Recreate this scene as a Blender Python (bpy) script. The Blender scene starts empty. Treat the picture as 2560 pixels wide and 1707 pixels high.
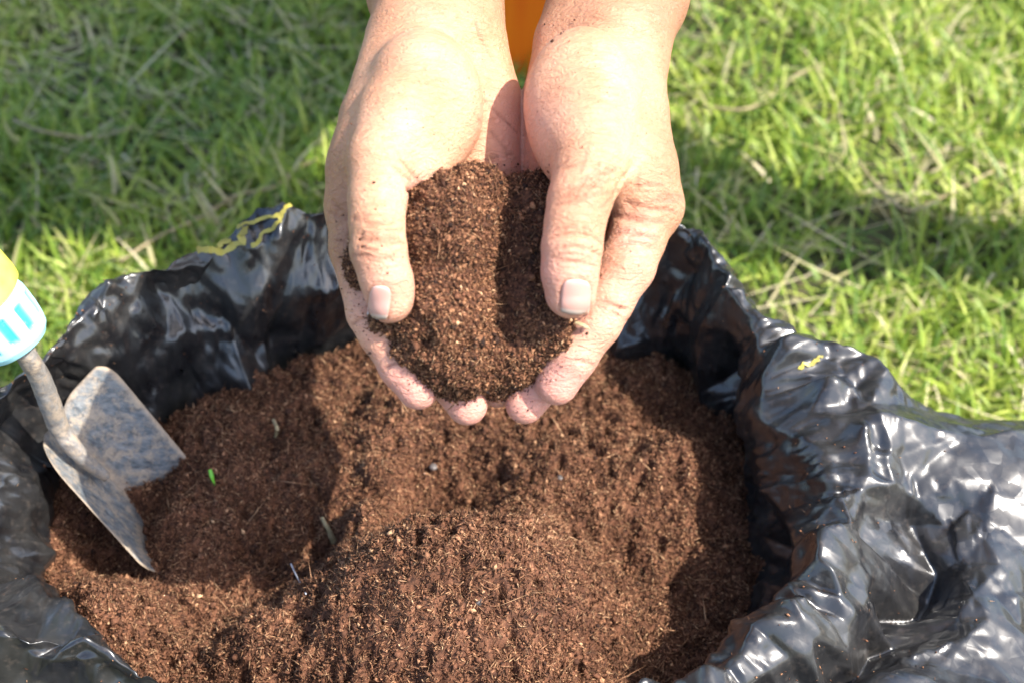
import bpy, math, random
import numpy as np
from mathutils import Vector, Matrix
rad = math.radians
random.seed(7)
RNG = np.random.default_rng(11)
scene = bpy.context.scene
COL = scene.collection

# ------------------------------------------------------------------ camera, sky, sun, exposure
PITCH = rad(45)
D0 = 0.56                                   # metres from the lens to the hands
F = np.array([0, math.cos(PITCH), -math.sin(PITCH)])
UP = np.array([0, math.sin(PITCH), math.cos(PITCH)])
RT = np.array([1.0, 0, 0])
CAM = np.array([0, 0, 0.42]) - F * D0
cd = bpy.data.cameras.new('camera'); cam = bpy.data.objects.new('camera', cd); COL.objects.link(cam)
cam.location = CAM; cam.rotation_euler = (rad(90) - PITCH, 0, 0)
cd.lens = 50; cd.sensor_width = 36; cd.clip_start = 0.02; cd.clip_end = 200
cd.dof.use_dof = True; cd.dof.focus_distance = 0.615; cd.dof.aperture_fstop = 9; cd.dof.aperture_blades = 7
scene.camera = cam

SUN = Vector((0.70, -0.28, 1.0)).normalized()   # direction towards the sun
elev = math.asin(SUN.z); azim = math.atan2(SUN.x, SUN.y)
world = bpy.data.worlds.new('World'); scene.world = world; world.use_nodes = True
nt = world.node_tree; bg = nt.nodes['Background']
sky = nt.nodes.new('ShaderNodeTexSky'); sky.sky_type = 'NISHITA'; sky.sun_disc = False
sky.sun_elevation = elev; sky.sun_rotation = azim; sky.air_density = 1.0; sky.dust_density = 2.0
nt.links.new(sky.outputs[0], bg.inputs[0]); bg.inputs[1].default_value = 0.15
sl = bpy.data.lights.new('sun', 'SUN'); sl.energy = 3.3; sl.angle = rad(0.5); sl.color = (1, 0.95, 0.87)
so = bpy.data.objects.new('sun', sl); COL.objects.link(so); so.location = (2, -1, 3)
so.rotation_euler = SUN.to_track_quat('Z', 'Y').to_euler()
vs = scene.view_settings; vs.view_transform = 'Standard'; vs.look = 'None'; vs.exposure = 1.7; vs.gamma = 1
scene.render.resolution_x = 1024; scene.render.resolution_y = 682

# ------------------------------------------------------------------ helpers
def unproj(px, py, z):                      # photograph pixel -> world point at height z
    d = F + RT * ((px - 1280) / 2560 * .72) - UP * ((py - 853.5) / 2560 * .72)
    return CAM + d * ((z - CAM[2]) / d[2])
def hp(px, py, w):                          # photograph pixel, w cm in front of the hands plane -> local cm
    d = D0 * 100 - w
    return np.array([(px - 1280) / 2560 * .72 * d, -(py - 853.5) / 2560 * .72 * d, w])
def h2w(P):                                 # local cm -> world metres
    P = np.asarray(P, float)
    return CAM + (P[..., 0:1] * RT + P[..., 1:2] * UP + (D0 * 100 - P[..., 2:3]) * F) / 100
def tag(o, label=None, cat=None, group=None, kind=None):
    if label: o['label'] = label
    if cat: o['category'] = cat
    if group: o['group'] = group
    if kind: o['kind'] = kind
    return o
def mesh_obj(name, V, faces, m=None, parent=None, smooth=True, attrs=None):
    V = np.asarray(V, np.float32); me = bpy.data.meshes.new(name)
    if isinstance(faces, np.ndarray):
        n, k = faces.shape
        me.vertices.add(len(V)); me.vertices.foreach_set('co', V.ravel())
        me.loops.add(n * k); me.loops.foreach_set('vertex_index', faces.astype(np.int32).ravel())
        me.polygons.add(n); me.polygons.foreach_set('loop_start', np.arange(0, n * k, k, dtype=np.int32))
        me.update(calc_edges=True)
    else:
        me.from_pydata([tuple(map(float, v)) for v in V], [], faces); me.update()
    if smooth: me.polygons.foreach_set('use_smooth', np.ones(len(me.polygons), bool))
    for k, a in (attrs or {}).items():
        at = me.attributes.new(k, 'FLOAT', 'POINT'); at.data.foreach_set('value', np.asarray(a, np.float32))
    me.validate()
    o = bpy.data.objects.new(name, me); COL.objects.link(o)
    if m: me.materials.append(m)
    if parent: o.parent = parent
    return o
def empty(name, loc=(0, 0, 0)):
    o = bpy.data.objects.new(name, None); COL.objects.link(o); o.location = loc; o.empty_display_size = .05
    return o
def child_at(o, parent):                    # keep world placement under an Empty that only has a location
    o.parent = parent; o.location = Vector(o.location) - Vector(parent.location)
    return o
def smoothstep(a, b, x):
    t = np.clip((x - a) / (b - a), 0, 1); return t * t * (3 - 2 * t)
def ihash(i, j, k, seed):
    h = (i.astype(np.int64) * 374761393 + j.astype(np.int64) * 668265263 + k * 2147483647 + seed * 974711) & 0xFFFFFFFF
    h = ((h ^ (h >> 13)) * 1274126177) & 0xFFFFFFFF
    h = ((h ^ (h >> 16)) * 2246822519) & 0xFFFFFFFF
    return ((h ^ (h >> 15)) & 0xFFFFFF) / float(0xFFFFFF) * 2 - 1
def vnoise(x, y, z, seed=0):                # smooth value noise, -1..1
    xi, yi, zi = np.floor(x), np.floor(y), np.floor(z)
    u, v, w = x - xi, y - yi, z - zi
    u, v, w = [t * t * (3 - 2 * t) for t in (u, v, w)]
    r = 0
    for a in (0, 1):
        for b in (0, 1):
            for c in (0, 1):
                r = r + ihash(xi + a, yi + b, (zi + c).astype(np.int64), seed) * (u if a else 1 - u) * (v if b else 1 - v) * (w if c else 1 - w)
    return r
def fbm(x, y, z, seed=0, octs=3, gain=.5):
    r = 0; a = 1
    for o in range(octs):
        r = r + a * vnoise(x * 2 ** o, y * 2 ** o, z * 2 ** o, seed + o * 17); a *= gain
    return r
def facet(u, v, seed):                      # folded film: flat triangles meeting at sharp creases
    i, j = np.floor(u), np.floor(v); a, b = u - i, v - j
    z = np.zeros_like(i, dtype=np.int64)
    h = lambda p, q: ihash(i + p, j + q, z, seed)
    A, B, C_, D_ = h(0, 0), h(1, 0), h(0, 1), h(1, 1)
    lo = A + a * (B - A) + b * (C_ - A); hi = D_ + (1 - a) * (C_ - D_) + (1 - b) * (B - D_)
    flip = ihash(i, j, z + 5, seed) > 0
    lo2 = B + (1 - a) * (A - B) + b * (D_ - B); hi2 = C_ + a * (D_ - C_) + (1 - b) * (A - C_)
    return np.where(flip, np.where(a + b < 1, lo, hi), np.where((1 - a) + b < 1, lo2, hi2))

# ------------------------------------------------------------------ materials
def mat(name):
    m = bpy.data.materials.new(name); m.use_nodes = True
    return m, m.node_tree, m.node_tree.nodes['Principled BSDF']
def node(t, kind, **kw):
    n = t.nodes.new(kind)
    for k, v in kw.items():
        if k in n.inputs: n.inputs[k].default_value = v
        else: setattr(n, k, v)
    return n
def ramp(t, fac, stops, interp='LINEAR'):
    n = t.nodes.new('ShaderNodeValToRGB'); n.color_ramp.interpolation = interp
    while len(n.color_ramp.elements) < len(stops): n.color_ramp.elements.new(.5)
    for e, (p, c) in zip(n.color_ramp.elements, stops): e.position = p; e.color = (*c, 1)
    t.links.new(fac, n.inputs[0]); return n
def mixc(t, fac, a, b, mode='MIX'):
    n = t.nodes.new('ShaderNodeMix'); n.data_type = 'RGBA'; n.blend_type = mode
    for s, v in ((0, fac), (6, a), (7, b)):
        if hasattr(v, 'links') or hasattr(v, 'is_output'): t.links.new(v, n.inputs[s])
        elif isinstance(v, tuple): n.inputs[s].default_value = (*v, 1)
        else: n.inputs[s].default_value = v
    return n.outputs[2]
def bump(t, h, strength, dist, prev=None):
    n = t.nodes.new('ShaderNodeBump'); n.inputs['Strength'].default_value = strength; n.inputs['Distance'].default_value = dist
    t.links.new(h, n.inputs['Height'])
    if prev: t.links.new(prev, n.inputs['Normal'])
    return n.outputs[0]
def attr(t, name):
    n = t.nodes.new('ShaderNodeAttribute'); n.attribute_name = name; return n.outputs['Fac']

def coords(t):
    return t.nodes.new('ShaderNodeTexCoord').outputs['Object']

def soil_material(name, dark, mid, light, pale, moist=0.7):
    m, t, b = mat(name); co = coords(t)
    n1 = node(t, 'ShaderNodeTexNoise', Scale=900.0, Detail=4.0, Roughness=.7); t.links.new(co, n1.inputs['Vector'])
    n2 = node(t, 'ShaderNodeTexNoise', Scale=35.0, Detail=3.0); t.links.new(co, n2.inputs['Vector'])
    base = ramp(t, attr(t, 'tone'), [(0.0, dark), (.45, mid), (.82, light), (1, pale)]).outputs[0]
    fine = ramp(t, n1.outputs[0], [(.32, (.35, .33, .32)), (.6, (1.25, 1.2, 1.1))]).outputs[0]
    c = mixc(t, .8, base, fine, 'MULTIPLY')
    wet = ramp(t, n2.outputs[0], [(.35, (moist, moist * .94, moist * .9)), (.62, (1.12, 1.1, 1.08))]).outputs[0]
    c = mixc(t, 1.0, c, wet, 'MULTIPLY')
    t.links.new(c, b.inputs['Base Color']); b.inputs['Roughness'].default_value = .85
    b.inputs['Specular IOR Level'].default_value = .25
    t.links.new(bump(t, n1.outputs[0], .7, .0006), b.inputs['Normal'])
    return m
M_soil = soil_material('potting_soil', (.032, .015, .010), (.150, .067, .038), (.34, .180, .102), (.50, .32, .19))
M_hsoil = soil_material('moist_soil', (.020, .010, .007), (.145, .062, .034), (.42, .215, .115), (.62, .40, .24))

def skin_material():
    m, t, b = mat('skin'); co = coords(t)
    big = node(t, 'ShaderNodeTexNoise', Scale=45.0, Detail=3.0); t.links.new(co, big.inputs['Vector'])
    fine = node(t, 'ShaderNodeTexVoronoi', Scale=850.0); t.links.new(co, fine.inputs['Vector'])
    wr = node(t, 'ShaderNodeTexNoise', Scale=420.0, Detail=5.0, Roughness=.65, Distortion=.8); t.links.new(co, wr.inputs['Vector'])
    mp = node(t, 'ShaderNodeMapping'); mp.inputs['Scale'].default_value = (1.0, 3.2, 3.2); t.links.new(co, mp.inputs['Vector'])
    ln = node(t, 'ShaderNodeTexNoise', Scale=130.0, Detail=4.0, Roughness=.6, Distortion=1.2); t.links.new(mp.outputs[0], ln.inputs['Vector'])
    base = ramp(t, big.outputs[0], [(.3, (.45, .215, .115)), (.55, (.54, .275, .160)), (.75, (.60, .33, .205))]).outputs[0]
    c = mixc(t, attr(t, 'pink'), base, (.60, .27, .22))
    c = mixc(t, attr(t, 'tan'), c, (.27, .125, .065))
    # grime: fine specks of soil that cling in patches
    sp = node(t, 'ShaderNodeTexVoronoi', Scale=330.0, Randomness=1.0); t.links.new(co, sp.inputs['Vector'])
    spm = ramp(t, sp.outputs['Distance'], [(.10, (1, 1, 1)), (.17, (0, 0, 0))]).outputs[0]
    pk = node(t, 'ShaderNodeTexNoise', Scale=110.0, Detail=3.0); t.links.new(co, pk.inputs['Vector'])
    pkm = ramp(t, pk.outputs[0], [(.53, (0, 0, 0)), (.64, (1, 1, 1))]).outputs[0]
    f = mixc(t, 1.0, spm, pkm, 'MULTIPLY')
    f = mixc(t, .7, (0, 0, 0), f)
    c = mixc(t, f, c, (.16, .07, .04))
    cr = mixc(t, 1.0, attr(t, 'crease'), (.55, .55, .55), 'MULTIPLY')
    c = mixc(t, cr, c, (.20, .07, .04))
    t.links.new(c, b.inputs['Base Color'])
    rr = ramp(t, wr.outputs[0], [(.3, (.42, .42, .42)), (.7, (.62, .62, .62))]).outputs[0]
    t.links.new(rr, b.inputs['Roughness'])
    b.inputs['Subsurface Weight'].default_value = .22; b.inputs['Subsurface Scale'].default_value = .004
    b.inputs['Subsurface Radius'].default_value = (1.0, .3, .15)
    b.inputs['Specular IOR Level'].default_value = .4
    n = bump(t, fine.outputs['Distance'], .28, .00035)
    n = bump(t, wr.outputs[0], .6, .0007, n)
    n = bump(t, ln.outputs[0], .8, .0017, n)
    t.links.new(n, b.inputs['Normal'])
    return m
M_skin = skin_material()

def bag_material():
    m, t, b = mat('black_plastic_film'); co = coords(t)
    n1 = node(t, 'ShaderNodeTexNoise', Scale=60.0, Detail=4.0); t.links.new(co, n1.inputs['Vector'])
    n2 = node(t, 'ShaderNodeTexNoise', Scale=260.0, Detail=3.0, Roughness=.6); t.links.new(co, n2.inputs['Vector'])
    c = ramp(t, n1.outputs[0], [(.35, (.008, .008, .009)), (.65, (.022, .021, .020))]).outputs[0]
    # a thin film of dust
    du = ramp(t, n2.outputs[0], [(.55, (0, 0, 0)), (.85, (.35, .35, .35))]).outputs[0]
    c = mixc(t, du, c, (.13, .10, .08))
    t.links.new(c, b.inputs['Base Color'])
    r = ramp(t, n1.outputs[0], [(.3, (.27, .27, .27)), (.7, (.40, .40, .40))]).outputs[0]
    t.links.new(r, b.inputs['Roughness']); b.inputs['Specular IOR Level'].default_value = .42
    b.inputs['IOR'].default_value = 1.55
    b.inputs['Coat Weight'].default_value = .35; b.inputs['Coat Roughness'].default_value = .14; b.inputs['Coat IOR'].default_value = 1.6
    wn = node(t, 'ShaderNodeTexNoise', Scale=22.0, Detail=2.0); t.links.new(co, wn.inputs['Vector'])
    wv = t.nodes.new('ShaderNodeVectorMath'); wv.operation = 'SCALE'; wv.inputs['Scale'].default_value = .012; t.links.new(wn.outputs['Color'], wv.inputs[0])
    wa = t.nodes.new('ShaderNodeVectorMath'); wa.operation = 'ADD'; t.links.new(co, wa.inputs[0]); t.links.new(wv.outputs[0], wa.inputs[1])
    # small flat facets: every cell of the crumpled film leans its own way
    gn = t.nodes.new('ShaderNodeNewGeometry').outputs['Normal']; acc = gn
    mk = node(t, 'ShaderNodeTexNoise', Scale=14.0, Detail=2.0); t.links.new(co, mk.inputs['Vector'])
    for sc, k, lo in ((70.0, .18, .46), (150.0, .34, .52)):
        vo = node(t, 'ShaderNodeTexVoronoi', Scale=sc); t.links.new(wa.outputs[0], vo.inputs['Vector'])
        sb = t.nodes.new('ShaderNodeVectorMath'); sb.operation = 'SUBTRACT'; t.links.new(vo.outputs['Color'], sb.inputs[0]); sb.inputs[1].default_value = (.5, .5, .5)
        mr = node(t, 'ShaderNodeMapRange'); t.links.new(mk.outputs[0], mr.inputs[0]); mr.inputs[1].default_value = lo - .08; mr.inputs[2].default_value = lo + .12; mr.inputs[3].default_value = .12 * k; mr.inputs[4].default_value = k
        sc_ = t.nodes.new('ShaderNodeVectorMath'); sc_.operation = 'SCALE'; t.links.new(sb.outputs[0], sc_.inputs[0]); t.links.new(mr.outputs[0], sc_.inputs['Scale'])
        ad = t.nodes.new('ShaderNodeVectorMath'); ad.operation = 'ADD'; t.links.new(acc, ad.inputs[0]); t.links.new(sc_.outputs[0], ad.inputs[1]); acc = ad.outputs[0]
    nm = t.nodes.new('ShaderNodeVectorMath'); nm.operation = 'NORMALIZE'; t.links.new(acc, nm.inputs[0])
    n = bump(t, n2.outputs[0], .04, .0003, nm.outputs[0])
    t.links.new(n, b.inputs['Normal'])
    return m
M_bag = bag_material()

def simple(name, c1, c2, scale, rough=.5, bstr=.3, bd=.001, metal=0., spec=.5):
    m, t, b = mat(name); co = coords(t)
    n = node(t, 'ShaderNodeTexNoise', Scale=float(scale), Detail=4.0); t.links.new(co, n.inputs['Vector'])
    t.links.new(ramp(t, n.outputs[0], [(.35, c1), (.65, c2)]).outputs[0], b.inputs['Base Color'])
    b.inputs['Roughness'].default_value = rough; b.inputs['Metallic'].default_value = metal
    b.inputs['Specular IOR Level'].default_value = spec
    t.links.new(bump(t, n.outputs[0], bstr, bd), b.inputs['Normal'])
    return m

# ------------------------------------------------------------------ implicit surfaces
def smin(a, b, k):
    h = np.clip(.5 + .5 * (b - a) / k, 0, 1); return b * (1 - h) + a * h - k * h * (1 - h)
def smax(a, b, k): return -smin(-a, -b, k)
class Field:
    """signed distance on a grid, in local cm"""
    def __init__(s, lo, hi, step):
        s.lo = np.array(lo, float); s.step = step
        s.n = [int(math.ceil((h - l) / step)) + 1 for l, h in zip(lo, hi)]
        s.ax = [s.lo[i] + np.arange(s.n[i]) * step for i in range(3)]
        s.d = np.full(s.n, 5.0, np.float32)
    def region(s, a, b, pad):
        sl = []
        for i in range(3):
            l = max(0, int((a[i] - pad - s.lo[i]) / s.step)); h = min(s.n[i], int((b[i] + pad - s.lo[i]) / s.step) + 2)
            sl.append(slice(l, max(l, h)))
        X, Y, Z = np.meshgrid(s.ax[0][sl[0]], s.ax[1][sl[1]], s.ax[2][sl[2]], indexing='ij', sparse=True)
        return tuple(sl), X, Y, Z
    def apply(s, sl, dd, k, op):
        if op == 'add': s.d[sl] = smin(s.d[sl], dd, k)
        else: s.d[sl] = smax(s.d[sl], -dd, k)
    def cone(s, A, ra, B, rb, k=.3, op='add'):
        A, B = np.asarray(A, float), np.asarray(B, float); r = max(ra, rb)
        sl, X, Y, Z = s.region(np.minimum(A, B), np.maximum(A, B), r + k * 1.2 + .15)
        if s.d[sl].size == 0: return
        ab = B - A; L = max(ab @ ab, 1e-9)
        t = np.clip(((X - A[0]) * ab[0] + (Y - A[1]) * ab[1] + (Z - A[2]) * ab[2]) / L, 0, 1)
        dd = np.sqrt((X - A[0] - ab[0] * t) ** 2 + (Y - A[1] - ab[1] * t) ** 2 + (Z - A[2] - ab[2] * t) ** 2) - (ra + (rb - ra) * t)
        s.apply(sl, dd, k, op)
    def chain(s, pts, k=.3, op='add'):      # pts: (point, radius); one limb evaluated alone, then blended in
        P = [np.asarray(p, float) for p, _ in pts]; r = max(q for _, q in pts)
        sl, X, Y, Z = s.region(np.min(P, 0), np.max(P, 0), r + k * 1.2 + .15)
        if s.d[sl].size == 0: return
        D = None
        for (A, ra), (B, rb) in zip(pts[:-1], pts[1:]):
            A, B = np.asarray(A, float), np.asarray(B, float); ab = B - A; L = max(ab @ ab, 1e-9)
            t = np.clip(((X - A[0]) * ab[0] + (Y - A[1]) * ab[1] + (Z - A[2]) * ab[2]) / L, 0, 1)
            dd = np.sqrt((X - A[0] - ab[0] * t) ** 2 + (Y - A[1] - ab[1] * t) ** 2 + (Z - A[2] - ab[2] * t) ** 2) - (ra + (rb - ra) * t)
            D = dd if D is None else smin(D, dd, .25)
        s.apply(sl, D, k, op)
    def ell(s, c, r, k=.5, op='add', rot=None):
        c, r = np.asarray(c, float), np.asarray(r, float); m = r.max()
        sl, X, Y, Z = s.region(c, c, m + k * 1.2 + .15)
        if s.d[sl].size == 0: return
        x, y, z = X - c[0], Y - c[1], Z - c[2]
        if rot is not None:                 # turn about the local z axis (in the picture's plane)
            ca, sa = math.cos(rot), math.sin(rot); x, y = ca * x + sa * y, -sa * x + ca * y
        q = np.sqrt((x / r[0]) ** 2 + (y / r[1]) ** 2 + (z / r[2]) ** 2)
        g = np.sqrt((x / r[0] ** 2) ** 2 + (y / r[1] ** 2) ** 2 + (z / r[2] ** 2) ** 2) + 1e-6
        s.apply(sl, q * (q - 1) / g, k, op)
    def sample(s, P):
        q = [(P[:, i] - s.lo[i]) / s.step for i in range(3)]
        i0 = [np.clip(np.floor(v).astype(int), 0, s.n[k] - 2) for k, v in enumerate(q)]
        f = [np.clip(v - i, 0, 1) for v, i in zip(q, i0)]; r = 0
        for a in (0, 1):
            for b in (0, 1):
                for c in (0, 1):
                    r = r + s.d[i0[0] + a, i0[1] + b, i0[2] + c] * (f[0] if a else 1 - f[0]) * (f[1] if b else 1 - f[1]) * (f[2] if c else 1 - f[2])
        return r
    def top(s, x, y):                       # highest w of the surface at (x, y)
        zz = np.arange(s.ax[2][-1], s.ax[2][0], -s.step * .5)
        P = np.stack([np.full_like(zz, x), np.full_like(zz, y), zz], 1); v = s.sample(P)
        i = np.argmax(v < 0)
        if v[i] >= 0: return None
        if i == 0: return zz[0]
        return zz[i - 1] + (zz[i] - zz[i - 1]) * v[i - 1] / (v[i - 1] - v[i])
    def mesh(s):                            # naive surface nets
        d = s.d; neg = d < 0; n = s.n
        crn = [(a, b, c) for a in (0, 1) for b in (0, 1) for c in (0, 1)]
        sh = [x - 1 for x in n]
        cnt = np.zeros(sh, np.int8)
        for a, b, c in crn: cnt += neg[a:a + sh[0], b:b + sh[1], c:c + sh[2]]
        act = (cnt > 0) & (cnt < 8)
        idx = np.argwhere(act); ids = np.full(sh, -1, np.int64); ids[act] = np.arange(len(idx))
        acc = np.zeros((len(idx), 3)); num = np.zeros(len(idx))
        edges = [(p, q) for p in crn for q in crn if sum(q) - sum(p) == 1 and all(y >= x for x, y in zip(p, q))]
        for p, q in edges:
            va = d[idx[:, 0] + p[0], idx[:, 1] + p[1], idx[:, 2] + p[2]]; vb = d[idx[:, 0] + q[0], idx[:, 1] + q[1], idx[:, 2] + q[2]]
            m = (va < 0) != (vb < 0); t = np.where(m, va / np.where(va == vb, 1, va - vb), 0)
            pt = np.array(p) + t[:, None] * (np.array(q) - np.array(p)); acc[m] += pt[m]; num[m] += 1
        V = s.lo + (idx + acc / num[:, None]) * s.step
        Q = []
        for ax in range(3):
            o = [x for x in range(3) if x != ax]
            a = [slice(0, n[i]) for i in range(3)]; b = list(a); a[ax] = slice(0, n[ax] - 1); b[ax] = slice(1, n[ax])
            A, B = neg[tuple(a)], neg[tuple(b)]; ch = A != B
            e = np.argwhere(ch); e = e[(e[:, o[0]] > 0) & (e[:, o[1]] > 0) & (e[:, o[0]] < sh[o[0]]) & (e[:, o[1]] < sh[o[1]])]
            def idat(do, dp):
                f = e.copy(); f[:, o[0]] += do; f[:, o[1]] += dp; return ids[f[:, 0], f[:, 1], f[:, 2]]
            q = np.stack([idat(-1, -1), idat(0, -1), idat(0, 0), idat(-1, 0)], 1)
            flip = A[e[:, 0], e[:, 1], e[:, 2]]
            if ax == 1: flip = ~flip
            q[~flip] = q[~flip][:, ::-1]; Q.append(q)
        return V, np.concatenate(Q)

# ------------------------------------------------------------------ scattered crumbs (joined into one mesh of many loose grains)
OCT = np.array([[1, 0, 0], [0, 1, 0], [-1, 0, 0], [0, -1, 0], [0, 0, 1], [0, 0, -1]], float)
OCTF = np.array([[0, 1, 4], [1, 2, 4], [2, 3, 4], [3, 0, 4], [1, 0, 5], [2, 1, 5], [3, 2, 5], [0, 3, 5]])
SPL = np.array([[-1, 0, 0], [0, .5, .35], [0, -.5, .35], [1, 0, .1]], float)   # a splinter, bowed
SPLF = np.array([[0, 2, 1], [1, 2, 3], [0, 1, 3], [0, 3, 2]])
def rand_rot(n, rng):
    q = rng.normal(size=(n, 4)); q /= np.linalg.norm(q, axis=1)[:, None]; w, x, y, z = q.T
    return np.stack([1 - 2 * (y * y + z * z), 2 * (x * y - z * w), 2 * (x * z + y * w), 2 * (x * y + z * w), 1 - 2 * (x * x + z * z), 2 * (y * z - x * w),
                     2 * (x * z - y * w), 2 * (y * z + x * w), 1 - 2 * (x * x + y * y)], 1).reshape(n, 3, 3)
def grains(P, size, tone, rng, base=OCT, bf=OCTF, stretch=(1, .75, .6), jit=.3):
    n = len(P); k = len(base)
    v = base[None] * (1 + rng.uniform(-jit, jit, (n, k, 1))) * (np.array(stretch) * rng.uniform(.7, 1.3, (n, 1, 3))) * size[:, None, None]
    v = np.einsum('nij,nkj->nki', rand_rot(n, rng), v) + P[:, None, :]
    f = bf[None] + (np.arange(n) * k)[:, None, None]
    return v.reshape(-1, 3), f.reshape(-1, 3), np.repeat(tone, k)
def merge(parts):
    V, Fc, T, o = [], [], [], 0
    for v, f, t in parts: V.append(v); Fc.append(f + o); T.append(t); o += len(v)
    return np.concatenate(V), np.concatenate(Fc), np.concatenate(T)
def quads_to_points(V, Q, n, rng):          # random points on quads, with area weighting
    a = V[Q[:, 2]] - V[Q[:, 0]]; b = V[Q[:, 3]] - V[Q[:, 1]]; ar = np.linalg.norm(np.cross(a, b), axis=1)
    i = rng.choice(len(Q), n, p=ar / ar.sum()); u, v = rng.random((2, n, 1))
    q = V[Q[i]]; nn = np.cross(a, b)[i]; nn /= np.linalg.norm(nn, axis=1)[:, None] + 1e-12
    return (q[:, 0] * (1 - u) + q[:, 1] * u) * (1 - v) + (q[:, 3] * (1 - u) + q[:, 2] * u) * v, nn

# ------------------------------------------------------------------ ground
def build_ground():
    n = 120; x = np.sinh(np.linspace(-5, 5, n)) * .55
    X, Y = np.meshgrid(x, x + .6, indexing='ij')
    near = np.exp(-(X ** 2 + Y ** 2) / 9)
    Z = fbm(X * 6, Y * 6, X * 0, 3) * .006 * near - .004
    V = np.stack([X, Y, Z], -1).reshape(-1, 3)
    i, j = np.meshgrid(np.arange(n - 1), np.arange(n - 1), indexing='ij'); a = (i * n + j).ravel()
    m, t, b = mat('lawn_earth'); co = coords(t)
    n1 = node(t, 'ShaderNodeTexNoise', Scale=60.0, Detail=6.0, Roughness=.7); t.links.new(co, n1.inputs['Vector'])
    c = ramp(t, n1.outputs[0], [(.3, (.018, .022, .008)), (.5, (.05, .055, .018)), (.68, (.16, .12, .06))]).outputs[0]
    t.links.new(c, b.inputs['Base Color']); b.inputs['Roughness'].default_value = .95
    t.links.new(bump(t, n1.outputs[0], .8, .01), b.inputs['Normal'])
    o = mesh_obj('ground', V, np.stack([a, a + n, a + n + 1, a + 1], 1), m)
    tag(o, kind='structure', label='earth of the lawn beneath the grass')
build_ground()

# ------------------------------------------------------------------ grass
def blades(x, y, h, wd, lean, curl, tone, rng, z0=0):
    n = len(x); seg = 4
    az = rng.uniform(0, 2 * np.pi, n); dx, dy = np.cos(az), np.sin(az)
    roll = rng.uniform(-.9, .9, n); px_, py_ = -np.sin(az + roll), np.cos(az + roll)
    V = np.zeros((n, 2 * seg + 1, 3)); ang = lean.copy(); cx, cz = np.zeros(n), np.zeros(n)
    for s in range(seg + 1):
        w = wd * (1 - (s / seg) ** 1.7) * .5
        if s < seg:
            for sd in (0, 1):
                k = 2 * s + sd; g = -1 if sd == 0 else 1
                V[:, k, 0] = x + dx * cx + px_ * w * g; V[:, k, 1] = y + dy * cx + py_ * w * g; V[:, k, 2] = z0 + cz
        else:
            V[:, 2 * seg, 0] = x + dx * cx; V[:, 2 * seg, 1] = y + dy * cx; V[:, 2 * seg, 2] = z0 + cz
        cx = cx + np.sin(ang) * h / seg; cz = np.maximum(cz + np.cos(ang) * h / seg, .002); ang = ang + curl / seg
    fs = []
    for s in range(seg - 1):
        k = 2 * s; fs += [[k, k + 1, k + 3], [k, k + 3, k + 2]]
    k = 2 * (seg - 1); fs.append([k, k + 1, k + 2])
    f = np.array(fs)[None] + (np.arange(n) * (2 * seg + 1))[:, None, None]
    return V.reshape(-1, 3), f.reshape(-1, 3), np.repeat(tone, 2 * seg + 1)
def grass_mat(name, stops, trans=.35):
    m, t, b = mat(name)
    c = ramp(t, attr(t, 'tone'), stops).outputs[0]
    t.links.new(c, b.inputs['Base Color']); b.inputs['Roughness'].default_value = .5
    tr = t.nodes.new('ShaderNodeBsdfTranslucent'); t.links.new(c, tr.inputs['Color'])
    mx = t.nodes.new('ShaderNodeMixShader'); mx.inputs[0].default_value = trans
    t.links.new(b.outputs[0], mx.inputs[1]); t.links.new(tr.outputs[0], mx.inputs[2])
    t.links.new(mx.outputs[0], t.nodes['Material Output'].inputs['Surface'])
    return m
M_grass = grass_mat('grass_blades', [(0, (.055, .13, .014)), (.35, (.16, .26, .028)), (.7, (.34, .42, .055)), (.86, (.47, .52, .11)), (.92, (.50, .44, .22)), (1, (.64, .55, .36))])
def build_grass():
    rng = np.random.default_rng(5); parts = []
    n = 105000
    # denser near the pot, thinning out away from it
    y = rng.uniform(-.05, 1.75, n) ; x = rng.uniform(-1, 1, n) * (.62 + .30 * (y + .1))
    keep = (fbm(x * 9, y * 9, x * 0, 8, 2) > rng.uniform(-1.5, .35, n)) & ((x ** 2 + y ** 2) > .20 ** 2)
    x, y = x[keep], y[keep]; n = len(x)
    dry = fbm(x * 7 + 4, y * 7, x * 0 + 3, 21, 2)
    tone = np.clip(rng.normal(.48, .2, n) + .12 * dry, 0, .86)
    tone = np.where(rng.random(n) < .06 + .08 * (dry > .3), rng.uniform(.88, 1, n), tone)
    h = rng.uniform(.016, .052, n) * (1 + .5 * fbm(x * 5, y * 5, x * 0 + 9, 30, 2))
    parts.append(blades(x, y, h, rng.uniform(.0026, .0056, n), rng.uniform(.2, 1.35, n), rng.uniform(.1, 1.5, n), tone, rng))
    m = 8000; x = rng.uniform(-1.3, 1.3, m); y = rng.uniform(-.1, 1.8, m)   # dead thatch lying flat
    parts.append(blades(x, y, rng.uniform(.03, .11, m), rng.uniform(.0012, .003, m), rng.uniform(1.2, 1.5, m), rng.uniform(-.3, .2, m), rng.uniform(.86, 1, m), rng, z0=.006))
    m = 6000; r = rng.uniform(1.2, 9, m); a = rng.uniform(0, 2 * np.pi, m)  # sparser, bigger tufts further out
    x = r * np.cos(a); y = .6 + r * np.sin(a)
    parts.append(blades(x, y, rng.uniform(.04, .08, m), rng.uniform(.006, .012, m), rng.uniform(.1, 1., m), rng.uniform(.1, 1.2, m), np.clip(rng.normal(.5, .2, m), 0, .9), rng))
    V, Fc, T = merge(parts)
    o = mesh_obj('grass', V, Fc, M_grass, attrs={'tone': T})
    tag(o, 'lawn of short green grass with dry straw growing behind the bag', 'grass', kind='stuff')
build_grass()

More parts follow.
